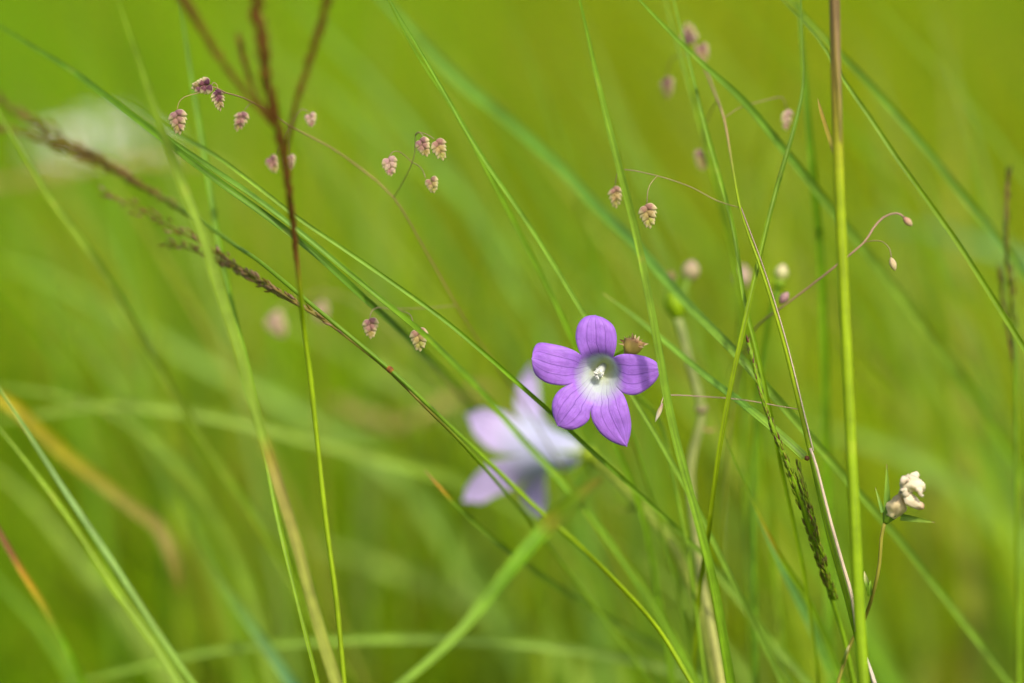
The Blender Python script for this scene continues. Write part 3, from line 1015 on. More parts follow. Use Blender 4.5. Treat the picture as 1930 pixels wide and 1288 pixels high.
def quaking_grass_b():
    main = px_path([(1298, 60, 0.055), (1325, 120, 0.045), (1345, 170, 0.035), (1365, 225, 0.02), (1378, 300, 0.012), (1393, 385, 0.006), (1410, 440, 0.002), (1428, 490, 0.0), (1452, 562, -0.001),
                    (1480, 658, -0.001), (1510, 780, 0.0), (1531, 870, 0.0), (1561, 1000, 0.0), (1598, 1130, 0.002), (1616, 1200, 0.004), (1645, 1290, 0.006)])
    path = to_ground(main)
    pl = thing('quaking_grass_stalk', 'quaking grass stalk with pink ridge and sparse spikelets, beside the thick yellow-green stalk', 'grass', path[-1])
    S_in = arclen(main)[-1]
    tube('stalk', path, 0.00020, 0.00085, pl, [(0, (0.24, 0.15, 0.11)), (0.26, (0.27, 0.19, 0.08)), (0.33, BRIGHT), (0.66, BRIGHT), (0.72, FRESH), (1, FRESH)], t_in=S_in,
         prof=lambda u: 1.0 + 0.9 * max(0.0, min(1.0, (u - 0.15) / 0.15)))
    # pale ridge of the sheath, and the sheath itself below the node
    off = lambda pts, dx: [(x + dx, y, d - 0.0006) for x, y, d in pts]
    tube('sheath_edge', px_path([(1397, 392, 0.005), (1415, 440, 0.001), (1434, 490, -0.0005), (1458, 562, -0.0015), (1486, 658, -0.0015), (1516, 780, -0.0005), (1533, 850, -0.0005)]), 0.00010, 0.00017, pl,
         [(0, MAUVE), (1, (0.55, 0.42, 0.33))], n=6)
    tube('sheath_edge', px_path([(1527, 845, -0.0015), (1539, 880, -0.002), (1566, 985, -0.002), (1590, 1070, -0.001), (1607, 1130, 0.0), (1614, 1190, 0.002)]), 0.0003, 0.0005, pl,
         [(0, (0.50, 0.38, 0.28)), (1, (0.36, 0.28, 0.2))], n=8)
    tube('sheath_edge', px_path([(1632, 1240, 0.004), (1640, 1262, 0.004), (1652, 1300, 0.005)]), 0.0004, 0.0006, pl, [(0, (0.5, 0.42, 0.36)), (1, (0.45, 0.36, 0.28))], n=6)
    body('node', P(1521, 864, -0.0015), P(1521, 864, 0) - P(1515, 845, 0), 0.0013, 0.0013, 0.0013, [(0, RUST), (0.5, BROWN), (1, RUST)], pl)
    leaf('', [(1135, 552, 0.035), (1165, 574, 0.032), (1200, 600, 0.03), (1260, 650, 0.024), (1330, 709, 0.016), (1400, 762, 0.010), (1452, 804, 0.004), (1490, 838, 0.001), (1516, 862, 0.0)],
         (8, 17), [(0, TAN), (0.06, PALE), (0.7, BLUISH), (0.8, PALE), (1, PALE)], ground=False, parent=pl, name='leaf', tip=0.012, twist=0.35)
    br = lambda pts, **k: branch(pl, pts, **k)
    br([(1258, 145, 0.06), (1262, 118, 0.055), (1280, 104, 0.052), (1316, 100, 0.048)], r0=2)
    br([(1482, 205, 0.035), (1474, 184, 0.032), (1440, 190, 0.028), (1395, 203, 0.024), (1366, 222, 0.02)], r0=2)
    br([(1326, 280, 0.05), (1325, 255, 0.045), (1340, 210, 0.04), (1352, 190, 0.032)], r0=2)
    br([(1160, 352, 0.014), (1162, 332, 0.012), (1176, 320, 0.010), (1236, 331, 0.006), (1300, 352, 0.008), (1350, 378, 0.009), (1394, 392, 0.006)], r0=2)
    br([(1219, 388, 0.004), (1221, 360, 0.004), (1228, 344, 0.005), (1239, 332, 0.006)], r0=2)
    br([(1245, 768, 0.001), (1250, 750, 0.003), (1262, 745, 0.006), (1330, 748, 0.01), (1400, 754, 0.008), (1470, 766, 0.004), (1507, 772, 0.0)], r0=2.4, cols=[(0, CREAM), (0.1, MAUVE), (1, (0.4, 0.25, 0.17))])
    sp = lambda *a, **k: spikelet(pl, *a, **k)
    sp(1298, 62, 0.058, 36, 46, 100, 'purple')
    sp(1325, 102, 0.050, 30, 38, -70, 'mauve')
    sp(1258, 168, 0.060, 24, 48, -84, 'mauve')
    sp(1482, 228, 0.034, 23, 46, -94, 'pink', yaw=0.5)
    sp(1325, 303, 0.052, 42, 46, -95, 'mauve')
    sp(1160, 374, 0.014, 25, 48, -86, 'tan')
    sp(1222, 410, 0.003, 34, 54, -80, 'tan', n=11)
    body('empty_husk', P(1242, 778, 0.001), P(1235, 795, 0) - P(1248, 762, 0), 0.0048, 0.0011, 0.0010, [(0, MAUVE), (0.4, CREAM), (1, (0.75, 0.7, 0.6))], pl, point=0.6)

quaking_grass_b()

def quaking_grass_c():
    main = px_path([(1704, 410, 0.012), (1690, 402, 0.012), (1665, 410, 0.012), (1645, 432, 0.011), (1628, 458, 0.010), (1580, 498, 0.012), (1520, 545, 0.016), (1470, 582, 0.02), (1430, 612, 0.03), (1408, 650, 0.04), (1385, 740, 0.05),
                    (1372, 860, 0.055), (1365, 1000, 0.06), (1365, 1290, 0.06)])
    path = to_ground(main)
    pl = thing('quaking_grass_stalk', 'bare mauve grass branch with two tiny cream buds, passing behind the thick yellow-green stalk', 'grass', path[-1])
    tube('stalk', path, 0.00022, 0.0006, pl, [(0, (0.27, 0.16, 0.12)), (0.35, (0.26, 0.17, 0.07)), (0.45, (0.2, 0.17, 0.04)), (1, FRESH)], n=6, t_in=arclen(main)[-1])
    branch(pl, [(1680, 487, 0.006), (1677, 470, 0.007), (1664, 456, 0.008), (1645, 454, 0.009), (1627, 458, 0.010)], r0=1.6)
    body('bud', P(1683, 498, 0.006), P(1687, 510, 0) - P(1679, 486, 0), 0.0033, 0.0017, 0.0017, [(0, (0.5, 0.36, 0.22)), (1, CREAM)], pl)
    body('bud', P(1711, 418, 0.012), P(1719, 425, 0) - P(1703, 409, 0), 0.0029, 0.0017, 0.0017, [(0, (0.42, 0.2, 0.16)), (1, CREAM)], pl)
    body('bud', P(1478, 562, 0.022), P(1485, 555, 0) - P(1468, 580, 0), 0.0034, 0.0022, 0.0022, [(0, MAUVE), (1, (0.34, 0.2, 0.2))], pl)

quaking_grass_c()

def quaking_grass_d():
    """one farther plant: only its pale pink spikelets show behind the meadow stalks"""
    d = 0.11
    main = px_path([(522, 590, d), (540, 570, d), (575, 560, d + .01), (640, 556, d + .015), (760, 640, d + .02), (880, 800, d + .03), (980, 1000, d + .04), (1060, 1290, d + .04)])
    path = to_ground(main)
    pl = thing('quaking_grass_stalk', 'slender quaking grass with two pale pink spikelets below the dotted brown panicle', 'grass', path[-1])
    tube('stalk', path, 0.0002, 0.0007, pl, [(0, (0.26, 0.2, 0.08)), (0.3, FRESH), (1, FRESH)], n=6)
    branch(pl, [(604, 575, d), (606, 566, d), (618, 558, d + .01), (640, 556, d + .015)])
    spikelet(pl, 524, 616, d, 40, 56, -58, 'pink')
    spikelet(pl, 605, 592, d, 30, 44, -80, 'pink')

quaking_grass_d()

# ------------------------------------------------------------------ panicles
def panicle_heap(paths, dens, size, cols, spread=0.5, seedv=1, slim=0.24):
    """small overlapping spikelets set along strands (list of (path, r0, r1)); joined as one part"""
    rd = random.Random(seedv)
    h = Heap()
    for path, r0, r1 in paths:
        S = arclen(path)
        L = S[-1]
        n = int(L * dens)
        FR = frames(path)
        for i in range(n):
            s = (i + rd.uniform(-.4, .4)) / n * L
            s = max(0.0, min(L * 0.9999, s))
            k = max(q for q in range(len(S) - 1) if S[q] <= s)
            at = path[k].lerp(path[k + 1], (s - S[k]) / max(1e-9, S[k + 1] - S[k]))
            T, N, B = FR[k]
            u = s / L
            rad = r0 + (r1 - r0) * u
            a = rd.uniform(0, 6.283)
            off = (N * math.cos(a) + B * math.sin(a)) * rad * rd.uniform(0.3, 1.0)
            ax = -T + (N * math.cos(a) + B * math.sin(a)) * spread * rd.uniform(0.4, 1.0)
            ln = size * rd.uniform(0.75, 1.25)
            v, f, par = ellipsoid(at + off, ax, ln, ln * slim, ln * slim * 0.9, facing=N, nu=5, nv=4, point=0.6)
            c0, c1 = rd.choice(cols), rd.choice(cols)
            h.add(v, f, par, lambda t, a, c0=c0, c1=c1: lerp3(c0, c1, t))
    return h

def panicle(label, stem_pts, strands, r_px, cols, dens=900, size=0.0026, stem_cols=None, stem_r=(0.0004, 0.0008), node_at=None, seedv=1, spread=0.5, reach=0.45, name='panicle_stalk', prof=None):
    main = px_path(stem_pts)
    path = to_ground(main, reach)
    pl = thing(name, label, 'grass', path[-1])
    tube('stalk', path, stem_r[0], stem_r[1], pl, stem_cols or [(0, BROWN), (0.5, DARK), (1, FRESH)], n=8, t_in=arclen(main)[-1])
    sp = []
    for pts, ra, rb in strands:
        pth = px_path(pts, 0.002)
        dm = pts[0][2]
        sp.append((pth, MM(ra, dm) / 2, MM(rb, dm) / 2))
        tube('branch', pth, 0.00018, 0.0004, pl, stops(stem_cols, 0) if stem_cols and isinstance(stem_cols[0][0], (int, float)) and isinstance(stem_cols[0], tuple) and isinstance(stem_cols[0][1], tuple) else BROWN, n=5)
    panicle_heap(sp, dens, size, cols, spread, seedv).build('spikelets', M_HUSK, pl, stuff=True)
    if node_at:
        x, y, d, w, c = node_at
        k = min(range(len(main)), key=lambda q: (main[q] - P(x, y, d)).length)
        T = main[min(k + 1, len(main) - 1)] - main[max(0, k - 1)]
        body('node', main[k], T, MM(w * 1.6), MM(w), MM(w), c, pl)
    return pl

RB = [(0.15, 0.06, 0.008), (0.12, 0.055, 0.008), (0.16, 0.075, 0.008), (0.11, 0.05, 0.008), (0.17, 0.095, 0.010)]
DB = [(0.13, 0.085, 0.008), (0.11, 0.075, 0.006), (0.20, 0.14, 0.02), (0.17, 0.15, 0.010), (0.23, 0.15, 0.05)]
panicle('tall red-brown panicle crossing the quaking grass, with three thin side strands at its top',
        [(478, -30, -0.07), (490, 60, -0.066), (508, 170, -0.06), (530, 270, -0.052), (546, 370, -0.042), (556, 460, -0.03), (567, 560, -0.022), (573, 620, -0.015), (586, 720, -0.012), (600, 850, -0.010),
         (614, 980, -0.010), (634, 1130, -0.010), (650, 1300, -0.010)],
        [([(476, -40, -0.07), (490, 60, -0.066), (508, 170, -0.06), (530, 270, -0.052), (546, 370, -0.042), (556, 460, -0.03), (566, 555, -0.022)], 31, 5),
         ([(448, 70, -0.06), (462, 120, -0.059), (480, 175, -0.058), (512, 225, -0.056)], 12, 3),
         ([(330, -25, -0.075), (372, 40, -0.072), (415, 110, -0.068), (455, 165, -0.064), (512, 235, -0.056)], 20, 2),
         ([(622, -25, -0.07), (602, 55, -0.066), (578, 130, -0.062), (556, 205, -0.058), (538, 300, -0.049)], 18, 2)],
        20, RB, dens=4600, size=0.0027, stem_cols=[(0, RUST), (0.40, RUST), (0.46, BRIGHT), (1, BRIGHT)], stem_r=(0.0006, 0.00055), spread=0.22, seedv=4)

panicle('drooping brown panicle split in two strands in front of the white umbel',
        [(250, 345, 0.058), (300, 368, 0.05), (345, 396, 0.042), (400, 432, 0.03), (448, 466, 0.018), (490, 494, 0.008), (560, 552, 0.0), (640, 618, -0.002), (735, 697, -0.003), (790, 748, -0.006), (850, 805, -0.012),
         (930, 880, -0.022), (1000, 948, -0.03), (1060, 1000, -0.035), (1150, 1085, -0.02), (1240, 1185, -0.01), (1310, 1300, -0.01)],
        [([(-40, 165, 0.08), (20, 205, 0.078), (90, 243, 0.074), (160, 286, 0.068), (230, 326, 0.06), (300, 370, 0.05), (370, 412, 0.04)], 30, 12),
         ([(-20, 240, 0.08), (40, 250, 0.078), (110, 272, 0.074), (180, 296, 0.068), (240, 330, 0.06)], 20, 16),
         ([(90, 270, 0.075), (140, 290, 0.07), (200, 315, 0.064), (270, 352, 0.055)], 18, 20)],
        20, DB, dens=1600, size=0.0030, stem_cols=[(0, BROWN), (0.12, DARK), (0.5, DARK), (0.62, FRESH), (0.8, BRIGHT), (1, BRIGHT)], stem_r=(0.00045, 0.0007),
        node_at=(735, 697, -0.003, 13, [(0, ORANGE), (0.5, RUST), (1, ORANGE)]), seedv=8, spread=0.3)

panicle('dotted brown panicle lying along the dark green stalk with the rusty node',
        [(560, 574, 0.004), (620, 610, 0.002), (680, 656, 0.0), (738, 704, -0.002), (800, 766, -0.002), (870, 835, 0.01), (950, 925, 0.03), (1020, 1010, 0.05), (1110, 1130, 0.06), (1230, 1290, 0.06)],
        [([(185, 365, 0.05), (250, 390, 0.044), (320, 425, 0.036), (395, 468, 0.026), (470, 515, 0.015), (550, 565, 0.006), (620, 607, 0.002), (660, 638, 0.001)], 34, 7),
         ([(400, 478, 0.03), (450, 512, 0.02), (510, 548, 0.011), (580, 584, 0.005)], 22, 9),
         ([(310, 458, 0.04), (370, 474, 0.033), (430, 500, 0.025), (490, 530, 0.015), (560, 572, 0.006)], 24, 10)],
        18, DB + [(0.27, 0.15, 0.11), (0.22, 0.14, 0.06)], dens=1150, size=0.0027, stem_cols=[(0, (0.15, 0.12, 0.02)), (0.25, (0.16, 0.14, 0.02)), (0.4, FRESH), (1, FRESH)], stem_r=(0.00035, 0.0006), seedv=12, spread=0.35)

SPK = [(0.11, 0.045, 0.02), (0.24, 0.34, 0.01), (0.21, 0.32, 0.006), (0.18, 0.29, 0.006), (0.12, 0.20, 0.006), (0.10, 0.18, 0.006), (0.18, 0.20, 0.02), (0.12, 0.05, 0.04)]
panicle('narrow green spike flecked with purple-brown, tip pointing up beside the pink-ridged stalk',
        [(1410, 645, 0.001), (1424, 700, 0.0), (1440, 760, 0.0), (1462, 820, 0.0), (1490, 890, 0.001), (1515, 960, 0.004), (1540, 1040, 0.01), (1565, 1120, 0.016), (1590, 1200, 0.02), (1612, 1300, 0.022)],
        [([(1409, 640, 0.001), (1424, 700, 0.0), (1440, 760, 0.0), (1462, 820, 0.0), (1488, 885, 0.001), (1512, 955, 0.004)], 6, 17),
         ([(1504, 872, 0.001), (1516, 920, 0.001), (1532, 980, 0.004), (1550, 1050, 0.008), (1572, 1130, 0.014)], 6, 18),
         ([(1490, 890, 0.002), (1515, 960, 0.005), (1540, 1040, 0.010), (1560, 1100, 0.014)], 16, 18)],
        16, SPK, dens=5200, size=0.0021, stem_cols=[(0, FRESH), (1, FRESH)], stem_r=(0.0005, 0.0010), seedv=15, spread=0.24)

panicle('dark brown upright spike with a shorter second strand, away from the other stalks',
        [(1900, 325, 0.05), (1896, 400, 0.05), (1900, 500, 0.05), (1910, 600, 0.05), (1914, 720, 0.05), (1916, 900, 0.05), (1918, 1100, 0.05), (1920, 1300, 0.05)],
        [([(1901, 318, 0.05), (1897, 380, 0.05), (1896, 450, 0.05), (1906, 540, 0.05), (1912, 630, 0.05)], 14, 10),
         ([(1884, 505, 0.055), (1890, 560, 0.054), (1900, 620, 0.052), (1910, 680, 0.05)], 8, 8)],
        14, [(0.045, 0.04, 0.006), (0.06, 0.04, 0.006), (0.04, 0.06, 0.004), (0.08, 0.05, 0.01)], dens=1500, size=0.0028, stem_cols=[(0, BROWN), (0.3, DARK), (1, FRESH)], stem_r=(0.0004, 0.0012), seedv=19, spread=0.2)

panicle('straw-coloured panicle nodding behind the pale lilac bellflower',
        [(760, 800, 0.24), (830, 760, 0.24), (900, 735, 0.24), (970, 760, 0.24), (1010, 850, 0.24), (1030, 1000, 0.25), (1040, 1290, 0.25)],
        [([(630, 760, 0.24), (690, 785, 0.24), (760, 800, 0.24), (840, 760, 0.24), (920, 732, 0.24)], 34, 20)],
        20, [STRAW, TAN, (0.46, 0.37, 0.14), (0.38, 0.32, 0.08)], dens=1500, size=0.0042, stem_cols=[(0, STRAW), (0.5, FRESH), (1, FRESH)], stem_r=(0.0006, 0.001), seedv=23, spread=0.5)
panicle('straw-coloured panicle bending low under the white umbel',
        [(120, 322, 0.26), (230, 308, 0.26), (330, 302, 0.26), (420, 320, 0.26), (480, 400, 0.27), (520, 600, 0.28), (545, 900, 0.28), (560, 1290, 0.28)],
        [([(-40, 350, 0.26), (40, 338, 0.26), (120, 322, 0.26), (230, 308, 0.26), (360, 302, 0.26)], 26, 14)],
        20, [STRAW, TAN, (0.40, 0.30, 0.10), (0.26, 0.25, 0.06)], dens=1200, size=0.0044, stem_cols=[(0, STRAW), (0.5, FRESH), (1, FRESH)], stem_r=(0.0006, 0.001), seedv=27, spread=0.5)

# ------------------------------------------------------------------ wilted bellflower, buds, seed head, umbel
def wilted_flower():
    path = to_ground(px_path([(1668, 984, -0.004), (1661, 1015, -0.004), (1658, 1060, -0.003), (1648, 1110, -0.001), (1630, 1165, 0.008), (1606, 1208, 0.012), (1592, 1245, 0.012), (1576, 1300, 0.012)]))
    pl = thing('wilted_bellflower', 'withered cream bellflower in a green calyx with long narrow teeth, on a thin brownish stalk', 'flower', path[-1])
    tube('stalk', path, 0.00042, 0.0006, pl, [(0, (0.19, 0.17, 0.02)), (0.3, (0.17, 0.16, 0.02)), (1, FRESH)], n=8)
    cup = [P(1668, 987, -0.004), P(1671, 981, -0.004), P(1676, 972, -0.004), P(1682, 962, -0.004), P(1688, 954, -0.004)]
    tube('calyx', catmull(cup, 0.0006), 0.0010, 0.0018, pl, [(0, DARK), (0.5, (0.075, 0.15, 0.015)), (1, PALE)], n=12, prof=lambda u: 0.55 + 0.75 * math.sin(min(1, u * 1.25) * math.pi * 0.62))
    mid = P(1678, 973, -0.004)
    for (x0, y0, x1, y1, dz, w) in ((1672, 962, 1672, 876, -0.001, 1.5), (1664, 966, 1650, 919, 0.001, 0.9), (1698, 975, 1762, 985, -0.003, 1.5), (1695, 972, 1716, 946, 0.004, 0.9)):
        a, b = P(x0, y0, -0.0045), P(x1, y1, -0.0045 + dz)
        sepal('sepal', a, b - a, (b - a).length, w / 1000 * 1.05, pl, [(0, (0.2, 0.12, 0.06)), (0.12, PALE), (1, BLUISH)], side=FW, bend=0.05)
    # crumpled corolla: a twisted neck that opens into two curled flaps
    def crumple(name, pts, radii, seedv, cols, n=14, amp=0.3, freq=420):
        pth = catmull(pts, 0.0006)
        S = arclen(pth)
        FR = frames(pth)
        verts, uv, tint = [], [], []
        for i, p in enumerate(pth):
            u = S[i] / S[-1]
            r = float(np.interp(u, np.linspace(0, 1, len(radii)), radii)) / 1000
            T, N, B = FR[i]
            for j in range(n):
                a = 2 * math.pi * j / n
                q = p + (B * math.cos(a) + N * math.sin(a)) * r
                k = 1 + amp * 1.5 * noise.noise(q * freq + Vector((seedv, 0, 0))) + amp * 0.8 * noise.noise(q * freq * 2.6 + Vector((0, seedv, 0))) + 0.18 * math.sin(a * 5 + u * 6 + seedv)
                verts.append(p + (B * math.cos(a) + N * math.sin(a)) * r * k)
                uv.append((j / n, S[i] * 1000))
                tint.append(lerp3(stops(cols, u), (0.30, 0.17, 0.08), 0.55 * max(0, noise.noise(q * 700 + Vector((9, seedv, 0))))))
        f = [(i * n + j, i * n + (j + 1) % n, (i + 1) * n + (j + 1) % n, (i + 1) * n + j) for i in range(len(pth) - 1) for j in range(n)]
        f.append(tuple(reversed(range(n)))); f.append(tuple(range(len(verts) - n, len(verts))))
        return link_mesh(name, verts, f, M_HUSK, pl, uv, tint)
    WH = (0.66, 0.58, 0.42)
    crumple('withered_petals', [P(1678, 975, -0.005), P(1684, 964, -0.005), P(1694, 950, -0.006), P(1702, 937, -0.006), P(1708, 928, -0.007), P(1712, 918, -0.008)],
            [1.2, 2.2, 2.0, 1.5, 1.4, 1.0], 2.0, [(0, (0.66, 0.56, 0.30)), (0.45, (0.62, 0.50, 0.28)), (0.7, (0.46, 0.33, 0.16)), (1, WH)])
    crumple('withered_petals', [P(1703, 921, -0.008), P(1711, 911, -0.009), P(1722, 911, -0.010), P(1733, 917, -0.010), P(1740, 923, -0.009)],
            [1.0, 1.9, 1.6, 1.4, 0.7], 5.0, [(0, WH), (1, WH)], amp=0.35)
    crumple('withered_petals', [P(1708, 934, -0.008), P(1716, 943, -0.009), P(1726, 951, -0.009), P(1738, 956, -0.008)],
            [0.9, 1.45, 1.05, 0.85], 8.0, [(0, WH), (0.6, (0.6, 0.5, 0.36)), (1, (0.45, 0.27, 0.14))], amp=0.3)
    for (x0, y0, x1, y1, dz, rr, sv) in ((1700, 914, 1714, 899, -0.011, 0.9, 11.0), (1716, 900, 1734, 908, -0.007, 0.9, 13.0), (1727, 926, 1741, 934, -0.012, 0.75, 17.0), (1698, 926, 1716, 930, -0.010, 1.0, 19.0), (1735, 911, 1743, 926, -0.006, 0.6, 23.0)):
        a, b = P(x0, y0, dz), P(x1, y1, dz + 0.001)
        crumple('withered_petals', [a, a.lerp(b, .35) + Vector((0, 0, .0008)), a.lerp(b, .7) - Vector((.0003, 0, .0002)), b], [rr * .5, rr, rr * .9, rr * .3], sv, [(0, WH), (1, (0.66, 0.58, 0.44))], n=9, amp=0.6, freq=700)
    # dry bract scars along the stalk
    leaf('', [(1629, 1077, -0.001), (1632, 1092, -0.001), (1637, 1110, 0.0), (1640, 1122, 0.001)], (8, 10), [(0, CREAM), (0.5, PALE), (1, FRESH)], ground=False, parent=pl, name='bract', tip=0.002)
    leaf('', [(1641, 1094, -0.002), (1640, 1105, -0.002), (1641, 1122, 0.0)], (5, 6), PALE, ground=False, parent=pl, name='bract', tip=0.001)
    leaf('', [(1601, 1216, 0.0105), (1594, 1232, 0.0105), (1587, 1252, 0.0115)], (5, 6), [(0, CREAM), (0.5, PALE), (1, FRESH)], ground=False, parent=pl, name='bract', tip=0.001)

wilted_flower()

def seed_head():
    path = to_ground(px_path([(1180, 668, 0.006), (1168, 676, 0.012), (1160, 690, 0.02), (1165, 740, 0.045), (1195, 830, 0.05), (1235, 960, 0.055), (1280, 1120, 0.06), (1310, 1290, 0.06)]))
    pl = thing('dry_seed_head', 'small frayed brown seed head peeping out behind the violet petals', 'seed head', path[-1])
    tube('stalk', path, 0.0004, 0.0006, pl, [(0, LIME), (0.1, FRESH), (1, FRESH)], n=6)
    cup = [P(1178, 668, 0.005), P(1184, 664, 0.005), P(1190, 656, 0.004), P(1194, 648, 0.004), P(1196, 641, 0.004)]
    tube('capsule', catmull(cup, 0.0005), 0.0010, 0.0024, pl, [(0, (0.36, 0.20, 0.10)), (0.5, (0.34, 0.26, 0.05)), (1, (0.30, 0.16, 0.08))], n=12, mat=M_HUSK, rough=0.25, prof=lambda u: 0.75 + 0.45 * math.sin(u * math.pi * 0.8))
    rd = random.Random(5)
    tips = [(1168, 640), (1176, 634), (1184, 632), (1192, 628), (1198, 631), (1205, 634), (1211, 640), (1222, 648), (1214, 655), (1166, 648), (1188, 636), (1202, 638)]
    for i, (x, y) in enumerate(tips):
        a = P(1194 + (x - 1194) * 0.5, 650 + (y - 648) * 0.35, 0.003 + rd.uniform(-0.0015, 0.002))
        b = P(x, y, 0.003 + rd.uniform(-0.0025, 0.003))
        sepal('dry_tooth', a, b - a, (b - a).length, rd.uniform(0.5, 0.9) / 1000, pl, [(0, rd.choice([CREAM, (0.45, 0.33, 0.2), BROWN])), (1, rd.choice([(0.3, 0.14, 0.07), (0.36, 0.25, 0.1)]))], side=FW, bend=rd.uniform(-.2, .2))

seed_head()

def budded_stalk():
    d = 0.055
    path = to_ground(px_path([(1277, 600, d), (1285, 625, d), (1298, 680, d), (1312, 730, d), (1322, 768, d), (1320, 800, d), (1308, 845, d), (1301, 890, d), (1303, 940, d), (1312, 1010, d - .005), (1322, 1090, d - .01),
                              (1340, 1180, d - .015), (1362, 1300, d - .02)]))
    pl = thing('budding_bellflower', 'pale jointed stalk topped by a plump yellow-green bud and a cream bud', 'plant', path[-1])
    tube('stalk', path, 0.0011, 0.0013, pl, [(0, (0.22, 0.27, 0.08)), (0.25, (0.26, 0.26, 0.06)), (0.45, PALE), (0.6, (0.25, 0.31, 0.11)), (1, PALE)], n=10, rough=0.15)
    body('bud', P(1273, 572, d), P(1268, 545, d) - P(1278, 600, d), 0.0092, 0.0056, 0.0056, [(0, BRIGHT), (0.5, (0.19, 0.29, 0.002)), (1, BRIGHT)], pl, M_STEM)
    for (x1, y1) in ((1262, 525), (1284, 520), (1250, 545)):
        a = P(1272, 556, d)
        b = P(x1, y1, d)
        sepal('sepal', a, b - a, (b - a).length, 0.0012, pl, FRESH, side=FW)
    body('node', P(1322, 770, d - 0.0006), (0, 0, 1), 0.0036, 0.0034, 0.0034, [(0, PALE), (0.5, (0.34, 0.26, 0.16)), (1, PALE)], pl)
    tube('branch', px_path([(1300, 520, d + .01), (1292, 545, d + .005), (1283, 575, d), (1280, 600, d)]), 0.0006, 0.0008, pl, PALE, n=6)
    body('bud', P(1302, 511, d + .01), P(1304, 495, d) - P(1299, 530, d), 0.0056, 0.0046, 0.0046, [(0, (0.34, 0.24, 0.20)), (0.5, CREAM), (1, (0.42, 0.28, 0.22))], pl)
    tube('branch', px_path([(1262, 527, d + .01), (1268, 545, d + .005), (1275, 580, d)]), 0.0005, 0.0007, pl, PALE, n=6)
    body('bud', P(1264, 522, d + .012), (0, 0, 1), 0.0030, 0.0026, 0.0026, [(0, MAUVE), (1, TAN)], pl)
    leaf('', [(1352, 805, d), (1340, 812, d), (1328, 808, d), (1320, 800, d)], (5, 6), TAN, ground=False, parent=pl, name='bract', tip=0.002)

budded_stalk()

def far_bud(label, x, y, d, w, h, ang, cols, stalk, calyx=False):
    path = to_ground(px_path(stalk))
    pl = thing('bud_stalk', label, 'bud', path[-1])
    tube('stalk', path, 0.0006, 0.0009, pl, [(0, DARK), (1, FRESH)], n=6)
    T = RT * math.cos(R(ang)) + UP * math.sin(R(ang))
    body('bud', P(x, y, d), T, MM(h, d), MM(w, d), MM(w, d), cols, pl)
    if calyx:
        c = P(x, y, d) - T * MM(h * 0.62, d)
        body('calyx', c, T, MM(h * 0.95, d), MM(w * 0.8, d), MM(w * 0.8, d), [(0, DARK), (0.6, FRESH), (1, LIME)], pl, M_STEM)
        for s in (-1, 0.2, 1):
            sepal('sepal', c + RT * s * MM(w * 0.3, d), T + RT * s * 0.35, MM(h * 0.95, d), 0.0014, pl, BRIGHT, side=FW)

far_bud('cream bud held in a green calyx beside the pink-ridged stalk', 1473, 515, 0.05, 26, 34, 78, [(0, LIME), (0.5, (0.48, 0.46, 0.22)), (1, (0.5, 0.42, 0.26))],
        [(1466, 545, 0.05), (1455, 580, 0.05), (1440, 660, 0.055), (1425, 800, 0.06), (1420, 1000, 0.06), (1425, 1290, 0.06)], True)
far_bud('round pinkish bud behind the crossing thin green stalks', 1399, 523, 0.085, 32, 46, 88, [(0, (0.30, 0.22, 0.14)), (0.55, (0.50, 0.38, 0.28)), (1, (0.42, 0.28, 0.24))],
        [(1398, 545, 0.085), (1397, 620, 0.085), (1400, 760, 0.09), (1408, 1000, 0.09), (1420, 1290, 0.09)])

def umbel():
    d = 0.62
    top = P(185, 262, d)
    path = to_ground(px_path([(190, 300, d), (205, 420, d), (225, 700, d), (240, 1290, d)]))
    pl = thing('white_umbel', 'round white umbel flower among the tall meadow grass', 'flower', path[-1])
    tube('stalk', path, 0.0012, 0.002, pl, FRESH, n=8)
    rd = random.Random(3)
    hub = P(190, 300, d)
    for i in range(30):
        a = i * 2.39996
        q = math.sqrt((i + 0.5) / 30)
        c = top + Vector((math.cos(a) * q * 0.030, math.sin(a) * q * 0.026, 0.006 - 0.012 * q * q + rd.uniform(-.002, .002)))
        tube('ray', [hub, hub.lerp(c, 0.5) + Vector((0, 0, -0.001)), c], 0.0004, 0.0004, pl, PALE, n=5)
        h = Heap()
        for k in range(16):
            b = 2 * math.pi * k / 16 * 2.3
            rr = 0.0042 * math.sqrt(k / 16)
            p = c + Vector((math.cos(b) * rr, math.sin(b) * rr, rd.uniform(0, .001)))
            v, f, par = ellipsoid(p, (math.cos(b), math.sin(b), 0.4), 0.0028, 0.0020, 0.0010, facing=(0, 0, 1), nu=5, nv=4)
            h.add(v, f, par, lambda t, a: (0.78, 0.78, 0.74))
        h.build('floret', M_HUSK, pl)

umbel()

